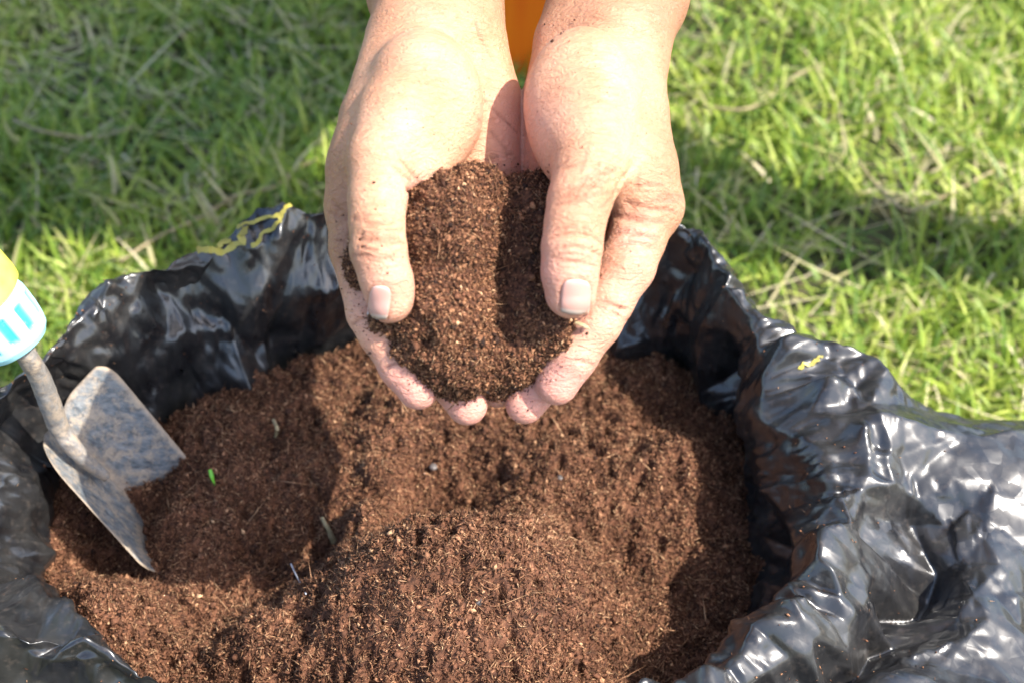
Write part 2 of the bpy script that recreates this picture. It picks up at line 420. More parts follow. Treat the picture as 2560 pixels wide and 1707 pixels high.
def tube(name, pts, rads, m, parent=None, nseg=10, sub=6, jitter=0, flat=1.0):
    """a smooth tube through world points"""
    P = np.array(pts, float); R = np.array(rads, float); n = len(P); out, ro = [], []
    for i in range(n - 1):
        p0, p1, p2, p3 = P[max(i - 1, 0)], P[i], P[i + 1], P[min(i + 2, n - 1)]
        for k in range(sub):
            t = k / sub; out.append(.5 * ((2 * p1) + (-p0 + p2) * t + (2 * p0 - 5 * p1 + 4 * p2 - p3) * t * t + (-p0 + 3 * p1 - 3 * p2 + p3) * t ** 3)); ro.append(R[i] * (1 - t) + R[i + 1] * t)
    out.append(P[-1]); ro.append(R[-1]); out = np.array(out); ro = np.array(ro)
    T = np.gradient(out, axis=0); T /= np.linalg.norm(T, axis=1)[:, None]
    ref = np.array([.13, .21, .97]); V = []
    for p, tt, r in zip(out, T, ro):
        a = np.cross(tt, ref); a /= np.linalg.norm(a); b = np.cross(a, tt)
        for k in range(nseg):
            q = 2 * math.pi * k / nseg; rr = r * (1 + (random.uniform(-jitter, jitter)))
            V.append(p + rr * (a * math.cos(q) + b * math.sin(q) * flat))
    m_ = len(out); fs = [[i * nseg + k, i * nseg + (k + 1) % nseg, (i + 1) * nseg + (k + 1) % nseg, (i + 1) * nseg + k] for i in range(m_ - 1) for k in range(nseg)]
    fs.append(list(range(nseg))[::-1]); fs.append([(m_ - 1) * nseg + k for k in range(nseg)])
    return mesh_obj(name, V, fs, m, parent)

M_straw = simple('dry_stem', (.22, .17, .08), (.38, .30, .17), 150, .7)
def build_runners():
    for pts, lab in (
        ([(300, 655), (400, 590), (500, 545), (590, 490), (680, 470), (740, 425), (790, 400)], 'long dry grass runner lying on the lawn just left of the hands, beside the bag'),
        ([(2140, 400), (2250, 520), (2330, 505), (2480, 430)], 'pale dry grass runner on the sunlit lawn near the right edge of the photo'),
        ([(1760, 265), (1850, 275), (1920, 250), (1990, 190), (2060, 160)], 'curved dry stalk in the sunlit grass just right of the right wrist'),
        ([(30, 300), (110, 330), (230, 345), (330, 320)], 'dry grass runner in the shaded lawn at upper left, under the denim corner'),
    ):
        P = [unproj(a, b, .022 + .008 * math.sin(i * 2.1)) for i, (a, b) in enumerate(pts)]
        o = tube('dry_runner', P, [.0015] * len(P), M_straw, nseg=6, sub=5, jitter=.15)
        tag(o, lab, 'dry stalk', 'dry grass runners on the lawn')
build_runners()

# ------------------------------------------------------------------ black bag folded over the rim of its pot
# stations clockwise from the left: (where the film meets the soil), (crest of the rim), how far the skirt flares
ST = [((105, 1360, .215), (-150, 1235, .288), 0), ((150, 1190, .215), (-70, 1000, .298), 0), ((300, 1110, .215), (103, 855, .31), 0),
      ((468, 1085, .215), (272, 702, .312), 0), ((642, 1010, .215), (490, 604, .312), 0), ((784, 925, .215), (751, 510, .315), 0),
      ((1000, 860, .215), (980, 485, .315), 0), ((1250, 840, .215), (1230, 480, .315), 0), ((1450, 870, .215), (1500, 500, .315), 0),
      ((1620, 930, .215), (1722, 568, .312), 0), ((1750, 1010, .205), (1872, 733, .305), .1), ((1850, 1110, .205), (2010, 870, .30), .7),
      ((1905, 1230, .200), (2085, 1030, .298), 1), ((1915, 1350, .200), (2125, 1190, .298), 1), ((1900, 1480, .200), (2090, 1345, .296), 1),
      ((1850, 1610, .200), (1985, 1500, .294), 1), ((1700, 1790, .215), (1800, 1632, .292), 1), ((1500, 1930, .215), (1560, 1705, .29), .8),
      ((1150, 2020, .215), (1180, 1800, .29), .5), ((800, 2010, .215), (780, 1800, .29), .5), ((520, 1880, .215), (420, 1650, .292), .6),
      ((270, 1720, .215), (210, 1585, .295), .6), ((140, 1570, .215), (-10, 1545, .295), .5), ((108, 1470, .215), (-140, 1400, .288), .3)]
def creased(NT, NS, Lt, Ls, sp, an, amp, seed, G=None, drop=0.):
    """crumpled film: random points joined by straight creases, flat between them. sp spacing cm, an stretch along t; periodic in s"""
    from mathutils.geometry import delaunay_2d_cdt
    rg = np.random.default_rng(seed); gs, gt = sp, sp * an
    ns, nt = int(round(Ls / gs)), int(math.ceil(Lt / gt)) + 3
    I, J = np.meshgrid(np.arange(-3, ns + 3), np.arange(-1, nt - 1), indexing='ij')
    js, jt, hh = [ihash(I % ns, J, np.int64(3) + 0 * I, seed + q) for q in (0, 50, 99)]
    ps = (I + .5 * (J % 2) + .46 * js) * (Ls / ns); pt = (J + .5 + .46 * jt) * gt
    hh = np.sign(hh) * (.25 + .75 * np.abs(hh))
    P = np.stack([ps.ravel(), pt.ravel() / an], 1); hv = hh.ravel() * amp * sp
    if drop: kp = ihash(I % ns, J, np.int64(7) + 0 * I, seed + 140).ravel() > 2 * drop - 1; P = P[kp]; ps, pt = ps.ravel()[kp], pt.ravel()[kp]
    if G is not None:                       # facet the film itself: positions, not just heights
        ii = np.clip(np.round(pt / Lt * (NT - 1)).astype(int), 0, NT - 1).ravel(); jj = (np.round(ps / Ls * NS).astype(int) % NS).ravel(); hv = G[ii, jj]
    _, _, tris, orig, _, _ = delaunay_2d_cdt([Vector(p) for p in P], [], [], 0, 1e-6)[:6]
    vmap = [o[0] for o in orig]; out = np.zeros((NT, NS)) if G is None else G.copy(); ds, dt = Ls / NS, Lt / (NT - 1)
    P[:, 1] *= an
    for tr in tris:
        a, b, c = (vmap[v] for v in tr); A, B, C = P[a], P[b], P[c]
        s0, s1 = min(A[0], B[0], C[0]), max(A[0], B[0], C[0]); t0, t1 = min(A[1], B[1], C[1]), max(A[1], B[1], C[1])
        j0, j1 = max(0, int(math.ceil(s0 / ds))), min(NS - 1, int(s1 / ds)); i0, i1 = max(0, int(math.ceil(t0 / dt))), min(NT - 1, int(t1 / dt))
        if j1 < j0 or i1 < i0: continue
        x = (np.arange(j0, j1 + 1) * ds)[None]; y = (np.arange(i0, i1 + 1) * dt)[:, None]
        d = (B[1] - C[1]) * (A[0] - C[0]) + (C[0] - B[0]) * (A[1] - C[1])
        if abs(d) < 1e-9: continue
        u = ((B[1] - C[1]) * (x - C[0]) + (C[0] - B[0]) * (y - C[1])) / d; v = ((C[1] - A[1]) * (x - C[0]) + (A[0] - C[0]) * (y - C[1])) / d; w = 1 - u - v
        if G is not None: u, v, w = u[..., None], v[..., None], w[..., None]
        m = (u >= -1e-6) & (v >= -1e-6) & (w >= -1e-6); val = u * hv[a] + v * hv[b] + w * hv[c]
        if G is not None: m = m[..., 0]
        blk = out[i0:i1 + 1, j0:j1 + 1]; blk[m] = val[m]
    return out
def build_bag():
    N = len(ST); inn = np.array([unproj(*s[0]) for s in ST]); cr = np.array([unproj(*s[1]) for s in ST]); fl = np.array([s[2] for s in ST])
    ctr = cr.mean(0)
    out = cr - ctr; out[:, 2] = 0; out /= np.linalg.norm(out, axis=1)[:, None]
    def spl(A, t):
        i = np.floor(t).astype(int); f = (t - i); f = f[:, None] if A.ndim == 2 else f
        p0, p1, p2, p3 = A[(i - 1) % N], A[i % N], A[(i + 1) % N], A[(i + 2) % N]
        return .5 * (2 * p1 + (p2 - p0) * f + (2 * p0 - 5 * p1 + 4 * p2 - p3) * f * f + (3 * p1 - p0 - 3 * p2 + p3) * f ** 3)
    dens = np.linspace(0, N, 4001)[:-1]; c = spl(cr, dens); L = np.linalg.norm(np.roll(c, -1, 0) - c, axis=1); cum = np.concatenate([[0], np.cumsum(L)]); tot = cum[-1]
    NS = 1320; tt = np.interp(np.arange(NS) / NS * tot, cum, np.append(dens, N))
    I, C_, O, FL = spl(inn, tt), spl(cr, tt), spl(out, tt), np.clip(spl(fl, tt), 0, 1)
    z = np.array([0, 0, 1.0])
    # profile control points, each NS x 3
    low = I + (ctr - C_) * .06; low[:, 2] = .10
    near = I.copy(); near[:, 2] = .20
    f = FL[:, None]
    belly = I * .5 + C_ * .5 - O * .006 * f
    sh = C_ - O * (.002 + .009 * f) - z * (.013 + .004 * f) + (I - C_) * .06
    VF = smoothstep(12.0, 13.6, tt)[:, None]
    o1 = C_ + O * (.004 + .011 * f) - z * (.012 - .006 * f * (1 - VF) + .002 * f)
    o2 = C_ + O * (.010 + .021 * f) - z * (.040 - .030 * f * (1 - VF) + .016 * f * VF)
    o3 = C_ + O * (.016 + .040 * f) - z * (.09 - .068 * f)
    o4 = C_ + O * (.020 + .070 * f) - z * (.14 - .112 * f)
    o5 = C_ + O * (.024 + .104 * f) - z * (.19 - (.125 + .025 * (1 - VF)) * f)
    o6 = C_ + O * (.028 + .160 * f) - z * (.24 - (.115 + .045 * (1 - VF)) * f)
    o7 = C_ + O * (.032 + .24 * f); o7[:, 2] = .012 + .05 * FL
    prof = [low, near, belly, sh, C_, o1, o2, o3, o4, o5, o6, o7]
    K = len(prof); A = np.array(prof)
    NT = 300; u = np.linspace(0, K - 1.0001, NT * 4)
    def cm(A, u):
        i = np.floor(u).astype(int); f = (u - i)[:, None, None]
        p0, p1, p2, p3 = A[np.maximum(i - 1, 0)], A[i], A[np.minimum(i + 1, K - 1)], A[np.minimum(i + 2, K - 1)]
        return .5 * (2 * p1 + (p2 - p0) * f + (2 * p0 - 5 * p1 + 4 * p2 - p3) * f * f + (3 * p1 - p0 - 3 * p2 + p3) * f ** 3)
    S = cm(A, u); dl = np.linalg.norm(np.diff(S, axis=0), axis=2).mean(1); cl = np.concatenate([[0], np.cumsum(dl)])
    uu = np.interp(np.linspace(0, cl[-1], NT), cl, u); S = cm(A, uu)          # NT x NS x 3
    tcm = np.linspace(0, cl[-1], NT)[:, None] * 100 + np.zeros((1, NS)); scm = (np.arange(NS) / NS * tot * 100)[None] + np.zeros((NT, 1))
    crest_t = np.interp(4.0, uu, tcm[:, 0])
    # creases are laid out on the film itself
    Lt, Ls = float(tcm[-1, 0]), tot * 100; nz = lambda sc, sd: vnoise(np.cos(scm / Ls * 2 * np.pi) * Ls / 6.28 * sc, np.sin(scm / Ls * 2 * np.pi) * Ls / 6.28 * sc, tcm * sc, sd)
    skirt = smoothstep(crest_t + .2, crest_t + 3.0, tcm); fade = smoothstep(0, 3, tcm); rimk = np.exp(-((tcm - crest_t) / 1.6) ** 2)
    cr = lambda sp, an, amp, sd: creased(NT, NS, Lt, Ls, sp, an, amp, sd)
    wall = 1.25 * cr(4.2, 1.1, .30, 1) + 1.2 * cr(2.0, 1.35, .26, 2) + .6 * cr(1.05, .8, .20, 3)
    fold = 1.2 * cr(3.0, 3.0, .45, 11) + 1.2 * cr(1.5, 4.5, .45, 12) + 1.0 * cr(.85, 3.0, .40, 13)
    fine = cr(.62, 1.1, .22, 21); fine2 = cr(.42, 2.2, .25, 22)
    m1 = smoothstep(-.1, .35, nz(.30, 120)); m2 = smoothstep(.0, .4, nz(.36, 121))
    kf = skirt * (.3 + .7 * FL[None]); kf = np.maximum(kf, (.3 + .35 * FL[None]) * rimk)
    H = (wall * (1 - kf) * (1 - .3 * rimk) + fold * kf) * fade * .01
    dt = np.gradient(S, axis=0); ds = np.roll(S, -1, 1) - np.roll(S, 1, 1); Nn = np.cross(ds, dt); Nn /= np.linalg.norm(Nn, axis=2)[..., None] + 1e-9
    if Nn[np.argmin(abs(uu - 4))].mean(0)[2] < 0: Nn = -Nn
    cs_ = np.cumsum(np.pad(Nn, ((13, 12), (0, 0), (0, 0)), 'edge'), 0); Nb = cs_[25:] - cs_[:-25]; Nb = np.concatenate([Nb[:1]] * (NT - len(Nb)) + [Nb]) if len(Nb) < NT else Nb[:NT]
    Nn = Nb + 8 * Nn; Nn /= np.linalg.norm(Nn, axis=2)[..., None]          # steadier directions, so the rim does not swell into knobs
    G = S + Nn * H[..., None]
    k3 = kf[..., None]; G0 = G
    G = creased(NT, NS, Lt, Ls, 1.0, 1.5, 0, 77, G=G0, drop=.36) * (1 - k3) + creased(NT, NS, Lt, Ls, .8, 3.4, 0, 78, G=G0, drop=.30) * k3
    G = .88 * G + .12 * G0
    G = G + Nn * ((fine * (.35 + .65 * m1) * 1.0 + fine2 * (.25 + .75 * m2) * .9 + .55 * cr(.8, 3.2, .34, 31)) * fade * .01)[..., None]
    G[..., 2] = np.maximum(G[..., 2], .006)
    V = G.reshape(-1, 3)
    i, j = np.meshgrid(np.arange(NT - 1), np.arange(NS), indexing='ij'); j2 = (j + 1) % NS
    Q = np.stack([i * NS + j, i * NS + j2, (i + 1) * NS + j2, (i + 1) * NS + j], -1).reshape(-1, 4)
    root = empty('plastic_bag', (ctr[0], ctr[1], 0)); tag(root, 'crumpled black plastic bag lining the pot, filled with brown soil', 'plastic bag')
    o = mesh_obj('bag_film', V, Q, M_bag); child_at(o, root)
    return G, Q, V, inn, root, tt, NT, NS, crest_t, tcm[:, 0], ctr
BAG = build_bag()

def bag_surface(px, py, maxit=None):         # nearest visible film vertex along the ray through a photograph pixel
    G = BAG[0].reshape(-1, 3); rel = G - CAM
    dd = rel @ F; x = (rel @ RT) / dd / .72 * 2560 + 1280; y = 853.5 - (rel @ UP) / dd / .72 * 2560
    q = (x - px) ** 2 + (y - py) ** 2; near = np.argwhere(q < 14 ** 2).ravel()
    if len(near) == 0: return None
    return G[near[np.argmin(dd[near])]]

# ------------------------------------------------------------------ soil in the pot
def feature(px, py, z): p = unproj(px, py, z); return p[0], p[1]
def soil_height(X, Y):
    Z = .222 + 0 * X
    ax, ay = feature(1150, 1362, .285)
    dx, dy = X - ax, Y - ay
    r = np.sqrt((dx * .95) ** 2 + (np.where(dy > 0, dy * 1.35, dy * .95)) ** 2)
    r = r * (1 + .12 * fbm(X * 22, Y * 22, X * 0, 70, 2))
    Z = Z + .086 * np.clip(1 - r / .105, 0, 1) ** 1.05 * (1 - .25 * np.exp(-(r / .02) ** 2))
    tx, ty = feature(780, 1560, .24); Z = Z + .020 * np.exp(-(((X - tx) / .07) ** 2 + ((Y - ty) / .03) ** 2))
    for px, py, a, s in ((1100, 1262, -.026, .036), (1690, 1130, .012, .018), (250, 1500, .012, .020), (960, 1180, .016, .014), (930, 1280, .014, .012), (1000, 1060, .012, .020),
                         (640, 1650, .010, .016), (900, 1330, .010, .014), (820, 1330, -.018, .010), (1750, 1400, -.008, .05), (520, 1120, .012, .03), (1500, 1150, .012, .04), (1300, 1180, .006, .03),
                         (440, 1290, .010, .018), (280, 1330, -.012, .03), (700, 1450, -.010, .04), (1700, 1620, -.012, .04)):
        cx, cy = feature(px, py, .23); Z = Z + 1.4 * a * np.exp(-(((X - cx) ** 2 + (Y - cy) ** 2) / s ** 2))
    rx, ry = feature(1900, 1380, .2); Z = Z - .016 * np.exp(-(((X - rx) / .07) ** 2 + ((Y - ry) / .12) ** 2))
    Z = Z + .0065 * fbm(X * 20, Y * 20, X * 0, 71, 2) - .0045 * np.abs(fbm(X * 45, Y * 45, X * 0, 75, 2)) + .0030 * fbm(X * 130, Y * 130, X * 0, 73, 3, .6) - .0055 * smoothstep(.25, .75, vnoise(X * 190 + 5, Y * 190, X * 0, 74)) + .0009 * vnoise(X * 700, Y * 700, X * 0, 78)
    return Z
def poly_in(P, X, Y):
    ins = np.zeros(X.shape, bool); n = len(P)
    for i in range(n):
        x1, y1 = P[i][:2]; x2, y2 = P[(i + 1) % n][:2]
        c = (y1 > Y) != (y2 > Y); ins ^= c & (X < (x2 - x1) * (Y - y1) / (y2 - y1 + 1e-12) + x1)
    return ins
def scatter_on_height(n, rng, poly, zfun, lift=.0004):
    P = []; mn, mx = poly.min(0)[:2], poly.max(0)[:2]
    x = rng.uniform(mn[0], mx[0], n * 2); y = rng.uniform(mn[1], mx[1], n * 2); k = poly_in(poly, x, y); x, y = x[k][:n], y[k][:n]
    return np.stack([x, y, zfun(x, y) + lift], 1)
def build_soil():
    inn = BAG[3]; c = inn.mean(0); poly = c + (inn - c) * 1.07
    mn, mx = poly.min(0), poly.max(0); st = .0012
    x = np.arange(mn[0], mx[0], st); y = np.arange(mn[1], mx[1], st); X, Y = np.meshgrid(x, y, indexing='ij'); Z = soil_height(X, Y)
    ins = poly_in(poly, X, Y); V = np.stack([X, Y, Z], -1).reshape(-1, 3); ny = len(y)
    i, j = np.meshgrid(np.arange(len(x) - 1), np.arange(ny - 1), indexing='ij'); m = (ins[:-1, :-1] & ins[1:, 1:]).ravel(); a = (i * ny + j).ravel()[m]
    Q = np.stack([a, a + ny, a + ny + 1, a + 1], 1); use = np.unique(Q); mp = np.full(len(V), -1); mp[use] = np.arange(len(use)); V = V[use]; Q = mp[Q]
    rng = np.random.default_rng(3)
    tone = np.clip(.33 + .22 * vnoise(V[:, 0] * 400, V[:, 1] * 400, V[:, 2] * 400, 80) + .25 * rng.normal(0, .5, len(V)), 0, 1)
    root = empty('potting_soil', (c[0], c[1], .2)); tag(root, 'brown fibrous potting soil with a mound, filling the black bag', 'soil', kind='stuff')
    g = mesh_obj('soil_bed', V, Q, M_soil, attrs={'tone': tone}); child_at(g, root); g['kind'] = 'stuff'
    parts = []
    P = scatter_on_height(40000, rng, poly, soil_height, .0005); n = len(P); P[:, 2] += rng.uniform(-.0006, .0014, n)
    parts.append(grains(P, rng.gamma(2.0, .00026, n) + .00025, np.clip(rng.normal(.42, .23, n), 0, 1), rng))
    P = scatter_on_height(105000, rng, poly, soil_height, .0014); n = len(P)
    parts.append(grains(P, rng.uniform(.0008, .0031, n), np.clip(rng.normal(.58, .25, n), 0, 1), rng, SPL, SPLF, (1, .30, .30)))
    P = scatter_on_height(200, rng, poly, soil_height, .001); n = len(P)
    parts.append(grains(P, rng.uniform(.0012, .0032, n), np.clip(rng.normal(.33, .15, n), 0, 1), rng))
    P = scatter_on_height(600, rng, poly, soil_height, .0025); n = len(P)
    parts.append(grains(P, rng.uniform(.005, .011, n), np.clip(rng.normal(.85, .12, n), 0, 1), rng, SPL, SPLF, (1, .07, .07)))
    V, Fc, T = merge(parts)
    o = mesh_obj('soil_crumbs', V, Fc, M_soil, attrs={'tone': T}, smooth=False); child_at(o, root); o['kind'] = 'stuff'
build_soil()

# ------------------------------------------------------------------ hands and arms
def crease(Fd, pts, r=.05, depth=.0, k=.06, store=None):
    """a skin fold: a shallow groove pressed into the surface below a picture-plane line"""
    P = []
    for (px, py) in pts:
        w = 3.0
        for _ in range(2): q = hp(px, py, w); t = Fd.top(q[0], q[1]); w = t if t is not None else w
        q = hp(px, py, w); q[2] = w - depth; P.append(q)
    n = len(P)
    for i in range(n - 1):
        ra = r * (1.0 if 0 < i else .35); rb = r * (1.0 if i + 1 < n - 1 else .35)
        Fd.cone(P[i], ra, P[i + 1], rb, k, 'sub')
    if store is not None: store.extend([(P[i], P[i + 1]) for i in range(n - 1)])
def build_hands():
    Fd = Field((-9.5, -4.2, -11.0), (9.6, 19.5, 7.2), .095)
    Fd2 = Fd
    # the hand on the left of the picture ------------------------------------
    Fd.chain([(hp(1015, -260, -7.0), 2.9), (hp(1062, -20, -4.4), 2.45), (hp(1085, 90, -2.9), 2.25)], .6)          # forearm
    Fd.chain([(hp(1150, -20, -4.9), 1.9), (hp(1170, 110, -3.3), 1.6), (hp(1205, 260, -2.9), 1.65), (hp(1215, 420, -2.6), 1.65)], .8)   # little-finger side
    Fd.ell(hp(1064, 255, .35), (2.25, 2.9, 2.0), 1.3, rot=.12)               # ball of the thumb
    Fd.ell(hp(1010, 370, 1.3), (1.75, 2.1, 1.7), 1.0, rot=.5)
    Fd.chain([(hp(1010, 110, -2.4), 1.6), (hp(935, 300, -.5), 1.35), (hp(905, 430, -.1), 1.35), (hp(893, 520, .1), 1.25)], 1.0)      # index metacarpal
    Fd.chain([(hp(1060, 200, -2.6), 1.8), (hp(1010, 430, -1.6), 1.5), (hp(985, 560, -1.5), 1.2)], .9)
    Fd.chain([(hp(1130, 230, -3.2), 1.8), (hp(1110, 450, -2.5), 1.5), (hp(1080, 600, -2.4), 1.2)], .9)
    Fd.chain([(hp(893, 510, .1), 1.24), (hp(893, 620, .5), 1.07), (hp(930, 780, 1.1), .96), (hp(955, 830, 1.15), .90), (hp(1005, 915, 1.1), .86), (hp(1045, 972, .95), .80)], .30)   # index finger
    Fd.chain([(hp(985, 560, -1.5), 1.1), (hp(1020, 780, -.8), .98), (hp(1090, 905, -.2), .9), (hp(1168, 1012, -.1), .80)], .12)
    Fd.chain([(hp(1080, 600, -2.4), 1.1), (hp(1100, 790, -2.0), .95), (hp(1170, 900, -1.7), .85), (hp(1243, 980, -1.2), .62)], .10)
    Fd.chain([(hp(1180, 600, -2.9), 1.0), (hp(1190, 760, -2.9), .82), (hp(1225, 860, -2.6), .7), (hp(1245, 905, -2.3), .62)], .10)
    # thumb
    Fd.chain([(hp(1000, 300, 1.3), 1.7), (hp(955, 400, 2.5), 1.32), (hp(943, 500, 3.3), 1.06), (hp(942, 560, 3.6), 1.0), (hp(946, 625, 3.75), 1.02), (hp(962, 690, 3.7), .93), (hp(973, 752, 3.45), .84)], .45)
    Fd.ell(hp(985, 720, 3.35), (.75, 1.05, .7), .3, rot=.1)
    Fd.ell(hp(900, 400, .7), (1.0, 1.6, 1.0), .9)
    left_hand = Fd.d.copy(); Fd.d[:] = 5
    # the hand on the right ---------------------------------------------------
    Fd.chain([(hp(1640, -260, -7.0), 2.95), (hp(1570, -10, -4.4), 2.55), (hp(1530, 110, -2.9), 2.3)], .6)
    Fd.chain([(hp(1480, -20, -4.9), 1.8), (hp(1432, 110, -3.3), 1.6), (hp(1405, 260, -2.9), 1.65), (hp(1395, 420, -2.6), 1.65)], .8)
    Fd.ell(hp(1450, 253, .35), (2.2, 2.9, 2.0), 1.3, rot=-.12)
    Fd.ell(hp(1465, 350, 1.2), (1.75, 2.2, 1.75), 1.0, rot=-.2)
    Fd.chain([(hp(1560, 110, -2.4), 1.65), (hp(1572, 280, -.6), 1.55), (hp(1597, 420, -.1), 1.5), (hp(1622, 515, .1), 1.38)], 1.0)
    Fd.chain([(hp(1530, 200, -2.6), 1.8), (hp(1560, 430, -1.6), 1.5), (hp(1560, 560, -1.5), 1.2)], .9)
    Fd.chain([(hp(1460, 230, -3.2), 1.8), (hp(1460, 450, -2.5), 1.5), (hp(1480, 600, -2.4), 1.2)], .9)
    Fd.chain([(hp(1618, 515, .2), 1.36), (hp(1590, 600, .7), 1.12), (hp(1565, 665, 1.0), 1.12), (hp(1518, 752, 1.3), 1.0), (hp(1490, 805, 1.3), .97), (hp(1432, 890, 1.25), .92), (hp(1392, 958, 1.0), .84)], .30)
    Fd.chain([(hp(1560, 560, -1.5), 1.1), (hp(1500, 780, -.8), .98), (hp(1400, 900, -.2), .9), (hp(1313, 1010, -.1), .78)], .12)
    Fd.chain([(hp(1480, 600, -2.4), 1.1), (hp(1430, 790, -2.0), .95), (hp(1370, 890, -1.7), .85), (hp(1300, 945, -1.5), .72)], .10)
    Fd.chain([(hp(1400, 600, -2.9), 1.0), (hp(1380, 760, -2.9), .82), (hp(1340, 850, -2.6), .7), (hp(1300, 890, -2.3), .62)], .10)
    Fd.chain([(hp(1480, 290, 1.2), 1.75), (hp(1478, 410, 2.4), 1.45), (hp(1448, 505, 3.3), 1.16), (hp(1437, 560, 3.6), 1.09), (hp(1430, 620, 3.75), 1.09), (hp(1425, 680, 3.7), 1.03), (hp(1427, 732, 3.5), .96)], .45)
    # webbing between thumb and index
    Fd.ell(hp(1575, 430, .9), (1.5, 1.3, 1.0), .9)
    # the two little-finger sides press together along a hard seam
    Fd.d = np.minimum(Fd.d, left_hand)
    # tendons and knuckles
    Fd.chain([(hp(1560, 20, -2.35), .30), (hp(1500, 130, -.9), .28)], .7)
    Fd.chain([(hp(1120, 0, -2.5), .26), (hp(1130, 100, -1.4), .22)], .6)
    cs = []
    C_ = lambda pts, r=.05, d=.0, k=.08: crease(Fd, pts, r * 1.35, d + .01, k * .8, cs)
    # thumb joints, left
    C_([(872, 607), (900, 600), (935, 607), (975, 612), (1008, 606)], .055); C_([(876, 622), (905, 618), (940, 628)], .045); C_([(880, 640), (915, 638), (950, 645)], .035); C_([(874, 592), (905, 586), (940, 592)], .03)
    C_([(1027, 462), (1016, 474), (1018, 500)], .05); C_([(985, 420), (1010, 440), (1027, 455)], .05); C_([(1000, 400), (1020, 425), (1045, 450)], .04)
    # thumb joints, right
    C_([(1374, 598), (1400, 588), (1440, 586), (1480, 594), (1504, 608)], .07); C_([(1390, 622), (1430, 616), (1470, 624), (1500, 640)], .05); C_([(1400, 634), (1440, 634), (1480, 646)], .04); C_([(1385, 640), (1410, 652), (1450, 656), (1485, 662)], .035)
    C_([(1388, 575), (1430, 568), (1478, 575)], .028)
    # folds at the base of the right index finger
    C_([(1524, 541), (1560, 548), (1610, 556), (1660, 556)], .085, -.02, .12); C_([(1530, 505), (1570, 512), (1620, 525), (1672, 522)], .05, 0, .12)
    C_([(1512, 626), (1545, 616), (1590, 614), (1640, 622)], .095, -.02, .12); C_([(1540, 585), (1580, 582), (1630, 592)], .045, 0, .1)
    C_([(1498, 752), (1530, 765), (1565, 778), (1590, 795)], .06, 0, .08); C_([(1505, 770), (1540, 785), (1570, 800)], .04, 0, .08)
    C_([(1440, 895), (1468, 905), (1495, 915)], .04, 0, .08)
    C_([(1585, 410), (1560, 450), (1535, 490)], .07, 0, .3); C_([(1600, 430), (1590, 470), (1560, 500)], .05, 0, .2)
    # index side folds, left
    C_([(822, 530), (845, 540), (870, 545)], .06, 0, .15); C_([(830, 505), (850, 525), (868, 535)], .05, 0, .12); C_([(842, 600), (862, 605), (880, 600)], .035, 0, .1)
    C_([(880, 812), (900, 800), (920, 795)], .04, 0, .1); C_([(955, 925), (975, 912), (1000, 905)], .035, 0, .1)
    # wrist lines
    C_([(935, 118), (970, 90), (1020, 70), (1080, 60)], .05, 0, .3); C_([(1620, 25), (1650, 60), (1668, 95)], .05, 0, .25); C_([(1450, 40), (1520, 50), (1590, 75), (1640, 95)], .035, 0, .25)
    C_([(1560, 0), (1610, 35), (1655, 80)], .04, 0, .25)
    C_([(1190, 60), (1205, 110), (1235, 150)], .04, 0, .2)
    # palm lines, seen in the hollow
    C_([(1196, 300), (1230, 330), (1262, 372)], .035, 0, .1); C_([(1210, 250), (1250, 290), (1290, 330)], .03, 0, .1); C_([(1170, 380), (1220, 400), (1280, 385)], .04, 0, .1)
    # fine knuckle skin over the right thumb's base joint
    rng = np.random.default_rng(9)
    for _ in range(26):
        x = rng.uniform(1400, 1530); y = rng.uniform(395, 520); a = rng.uniform(.9, 1.9) if rng.random() < .5 else rng.uniform(2.2, 2.9); l = rng.uniform(14, 34)
        C_([(x - l * math.cos(a), y - l * math.sin(a)), (x, y), (x + l * math.cos(a + .2), y + l * math.sin(a + .2))], .022, 0, .06)
    for _ in range(18):
        x = rng.uniform(1560, 1690); y = rng.uniform(440, 600); l = rng.uniform(14, 34)
        C_([(x - l, y - rng.uniform(-6, 6)), (x, y), (x + l, y + rng.uniform(-4, 12))], .024, 0, .07)
    for _ in range(16):
        x = rng.uniform(880, 1000); y = rng.uniform(540, 650); l = rng.uniform(10, 24)
        C_([(x - l, y - rng.uniform(-4, 4)), (x, y), (x + l, y + rng.uniform(-4, 4))], .020, 0, .05)
    # nail folds
    nails = [dict(c=(948, 757), a=rad(9), L=38, W=27, tilt=-.75, w=.0), dict(c=(1440, 744), a=rad(4), L=40, W=37, tilt=.12, w=0)]
    nail_geo = []
    for nd in nails:
        ca, sa = math.cos(nd['a']), math.sin(nd['a']); ring = []
        nu, nv = 15, 17; P = np.zeros((nu, nv, 3))
        for i in range(nu):
            for j in range(nv):
                s = -1 + 2 * i / (nu - 1); q = -1 + 2 * j / (nv - 1)
                # rounded-square outline
                e = 1 - .30 * max(0, -q) ** 4 - .12 * max(0, q) ** 6 ; wq = nd['W'] * e * (1 - .12 * q * 0)
                x = s * wq; y = q * nd['L'] + (.20 * nd['L'] * (1 - s * s) * (1 if q > 0 else -.9) * abs(q) ** 1.5 * .6)
                X = nd['c'][0] + x * ca - y * sa; Y = nd['c'][1] + x * sa + y * ca
                w = 3.9
                for _ in range(3):
                    p = hp(X, Y, w); t = Fd.top(p[0], p[1]); w = t if t is not None else w
                P[i, j] = hp(X, Y, w)
        nail_geo.append(P)
